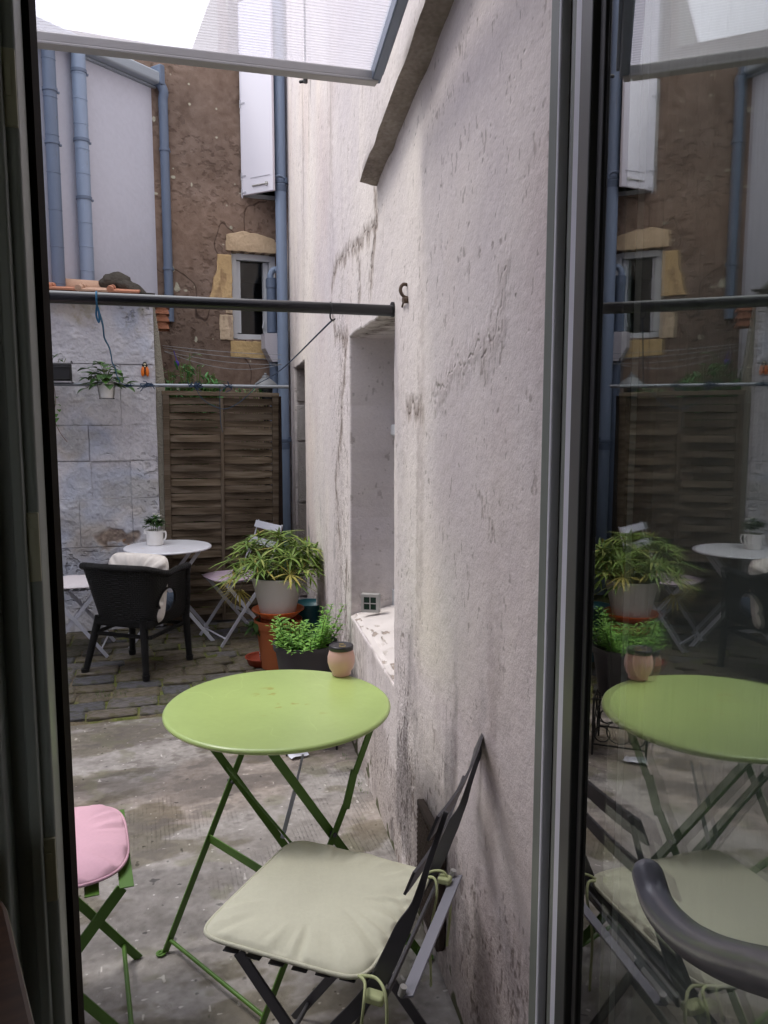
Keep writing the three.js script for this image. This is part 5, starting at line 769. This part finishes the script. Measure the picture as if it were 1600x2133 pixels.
{ // strawberry plant in white pot hung on the rail
  const b = P(-0.185, 1.634, 5.71), t = thing('plant_pot', 'small white pot in a wire holder hung on the rail', 'pot', b, TH);
  mesh('pot_body', lathe([[0, 0], [0.046, 0], [0.048, 0.003], [0.06, 0.1], [0.064, 0.102], [0.063, 0.108], [0.056, 0.104], [0, 0.095]], 10), M.enamel, t);
  mesh('wire_holder', [...[-0.5, 0.6, 2.6, 3.8].map((a) => tube([V(Math.cos(a) * 0.05, -0.004, Math.sin(a) * 0.05), V(Math.cos(a) * 0.058, 0.05, Math.sin(a) * 0.058), V(Math.cos(a) * 0.066, 0.105, Math.sin(a) * 0.066)], 0.0022, 8, 5)), new THREE.TorusGeometry(0.066, 0.0025, 6, 30).rotateX(Math.PI / 2).translate(0, 0.1, 0), rod(V(-0.05, -0.004, 0), V(0.05, -0.004, 0), 0.0022), tube([V(0.03, 0.1, -0.058), V(0.03, 0.115, -0.08), V(0.03, 0.1, -0.095)], 0.003, 8, 5)], M.wire, t);
  const p = thing('strawberry_plant', 'leafy strawberry plant growing over the small white pot', 'plant', b.clone().setY(1.725), TH), lf = [leafGeo(0.06, 0.05, 0.25, 0.35, 6), leafGeo(0.05, 0.045, 0.25, 0.5, 6)], st = [];
  for (let i = 0; i < 62; i++) { const a = rr(0, 6.283), R = rr(0.02, 0.125), c = V(Math.cos(a) * R * 1.15, 0.015 + rr(-0.02, 0.13) - R * 0.25, Math.sin(a) * R * 0.7 + 0.01); st.push(tube([V(0, -0.02, 0), c.clone().multiplyScalar(0.6).add(V(0, 0.02, 0)), c], 0.0015, 6, 4)); mesh('leaf', place(lf[i % 2], c, V(Math.cos(a), rr(-0.3, 0.7), Math.sin(a) + 0.3), 0, rr(0.9, 1.4)), i % 4 ? L.dark : L.mid, p); } mesh('stems', st, L.stem, p);
  // black box planter at the left end
  const w = P(-0.52, 1.742, 5.72), q = thing('planter_box', 'black plastic planter box in a wire bracket at the left end of the rail', 'planter', w, TH); mesh('box_body', [rbox(0.24, 0.115, 0.12, 0.012, 0, 0.06, 0)], M.potBlack, q); mesh('wire_holder', [-0.1, 0.125].map((x) => tube([V(x, 0.12, -0.08), V(x, 0.12, 0.068), V(x, 0.0, 0.066), V(x, -0.004, -0.07)], 0.003, 30, 5)).concat([rod(V(-0.12, 0.09, 0.064), V(0.127, 0.09, 0.064), 0.002), rod(V(-0.12, 0.015, 0.064), V(0.127, 0.015, 0.064), 0.002)]), M.wire, q);
  const s = thing('small_plant', 'sparse round leaved plant in the black planter box', 'plant', w.clone().setY(1.86), TH); for (let i = 0; i < 12; i++) { const x = rr(-0.1, 0.12), c = V(x, rr(0.01, 0.045), rr(-0.03, 0.04)); mesh('leaf', place(lf[1], c, V(rr(-1, 1), rr(0.0, 0.5), rr(-0.2, 1)), 0, rr(0.7, 1)), L.dark, s); st.length = 0; } mesh('stems', [0, 1, 2, 3, 4].map((i) => rod(V(-0.06 + i * 0.03, -0.03, 0), V(-0.07 + i * 0.04, 0.03, 0.01), 0.002)), L.stem, s);
  const v = thing('trailing_plant', 'thin trailing stem with a few leaves below the planter box', 'plant', P(-0.52, 1.7, 5.8), TH); mesh('stems', tube([V(0, 0.03, 0), V(0.01, -0.08, 0.03), V(-0.005, -0.2, 0.02), V(0.03, -0.3, 0.02), V(0.07, -0.36, 0.02)], 0.002, 30, 5), L.brownStem, v); for (let i = 0; i < 9; i++) mesh('leaf', place(lf[1], V(rr(-0.02, 0.03), -0.03 - i * 0.028, 0.03), V(rr(-1, 1), rr(-0.5, 0.5), 0.7), 0, rr(0.5, 0.8)), L.mid, v);
}
{ // ceramic cicada
  const p = P(0.068, 1.79, 5.885), t = thing('wall_ornament', 'orange and black ceramic cicada ornament on the shed wall', 'ornament', p, TH);
  for (const s of [-1, 1]) mesh('wing', new THREE.SphereGeometry(1, 20, 14).scale(0.014, 0.037, 0.014).rotateZ(s * 0.1).translate(s * 0.0135, 0.034, 0.006), M.orange, t);
  mesh('body', new THREE.SphereGeometry(1, 16, 12).scale(0.011, 0.03, 0.016).translate(0, 0.04, 0.004), M.inkBlack, t); mesh('head', [new THREE.SphereGeometry(1, 20, 14).scale(0.019, 0.017, 0.015).translate(0, 0.075, 0.008), new THREE.SphereGeometry(1, 16, 10).scale(0.013, 0.012, 0.012).translate(0, 0.088, 0.006)], M.inkBlack, t);
  mesh('marking', [new THREE.SphereGeometry(1, 12, 8).scale(0.009, 0.004, 0.003).translate(0, 0.082, 0.0215), new THREE.SphereGeometry(1, 12, 8).scale(0.006, 0.005, 0.003).translate(0, 0.066, 0.022)], M.cream, t);
}
{ // greenery behind the fence
  const p = P(0.36, 0, 6.12), t = thing('bamboo_shrub', 'green leafy shrub showing above the left end of the fence', 'shrub', p, TH), l = [], st = [], lf = [leafGeo(0.1, 0.02, 0.2, 0.3), leafGeo(0.085, 0.026, 0.2, 0.4)];
  for (let i = 0; i < 64; i++) { const x = rr(-0.2, 0.2), z = rr(-0.12, 0.08), top = V(x * 1.25, 1.68 + rr(0.02, 0.3) * (1 - Math.abs(x - 0.02) * 3.2), z * 1.2); st.push(tube([V(x * 0.3, 0, z * 0.4), V(x * 0.7, 1.1, z), top], 0.0035, 8, 5)); for (let k = 0; k < 16; k++) { const c = V(x, 1.45, z).lerp(top, rnd()).add(V(rr(-0.03, 0.03), 0, rr(-0.03, 0.03))); l.push(place(lf[k % 2], c, V(rr(-1, 1), rr(-0.4, 0.8), rr(-1, 1)), 0, rr(0.6, 1.1))); } }
  mesh('foliage', l, L.fern, t); mesh('stems', st, L.stem, t);
  const q = P(0.82, 0, 6.08), f = thing('flowering_plant', 'low plant with red and yellow flowers peeping over the fence', 'plant', q, TH), gl = [], fl = [], fy = [], sf = []; for (let i = 0; i < 60; i++) { const c = V(rr(-0.13, 0.13), 1.66 + rr(0, 0.05), rr(-0.05, 0.05)); gl.push(place(lf[1], c, V(rr(-1, 1), rr(0, 0.8), rr(-1, 1)), 0, rr(0.35, 0.6))); if (i % 4 === 0) sf.push(rod(V(c.x * 0.4, 0, c.z), c, 0.003)); } for (let i = 0; i < 9; i++) { const c = V(rr(-0.12, 0.13), 1.7 + rr(0, 0.03), rr(0, 0.05)); for (let k = 0; k < 6; k++) (i % 3 ? fl : fy).push(place(lf[1], c, V(Math.cos(k), 0.4, Math.sin(k)), 0, 0.2)); }
  mesh('foliage', gl, L.fern, f); mesh('blossom', fl, L.red, f); mesh('blossom', fy, L.flowerYellow, f); mesh('stems', sf, L.stem, f);
  const ln = thing('garden_lantern', 'grey conical lantern lid above the fence beside the drainpipe', 'lantern', P(0.945, 0, 6.12), TH); mesh('lid', [lathe([[0.088, 1.735], [0.092, 1.74], [0.08, 1.76], [0.03, 1.8], [0.02, 1.805], [0, 1.806]], 32), cyl(0.022, 0.03, 0.018, 0, 1.812, 0), new THREE.SphereGeometry(0.012, 12, 8).translate(0, 1.828, 0)], std('#6a6d70', 0.5), ln); mesh('lamp_glass', cyl(0.055, 0.045, 0.12, 0, 1.675, 0), std('#3b3f42', 0.2), ln); mesh('post', cyl(0.02, 0.02, 1.62, 0, 0.81, 0), M.wire, ln);
}
renderer.render(scene, camera);
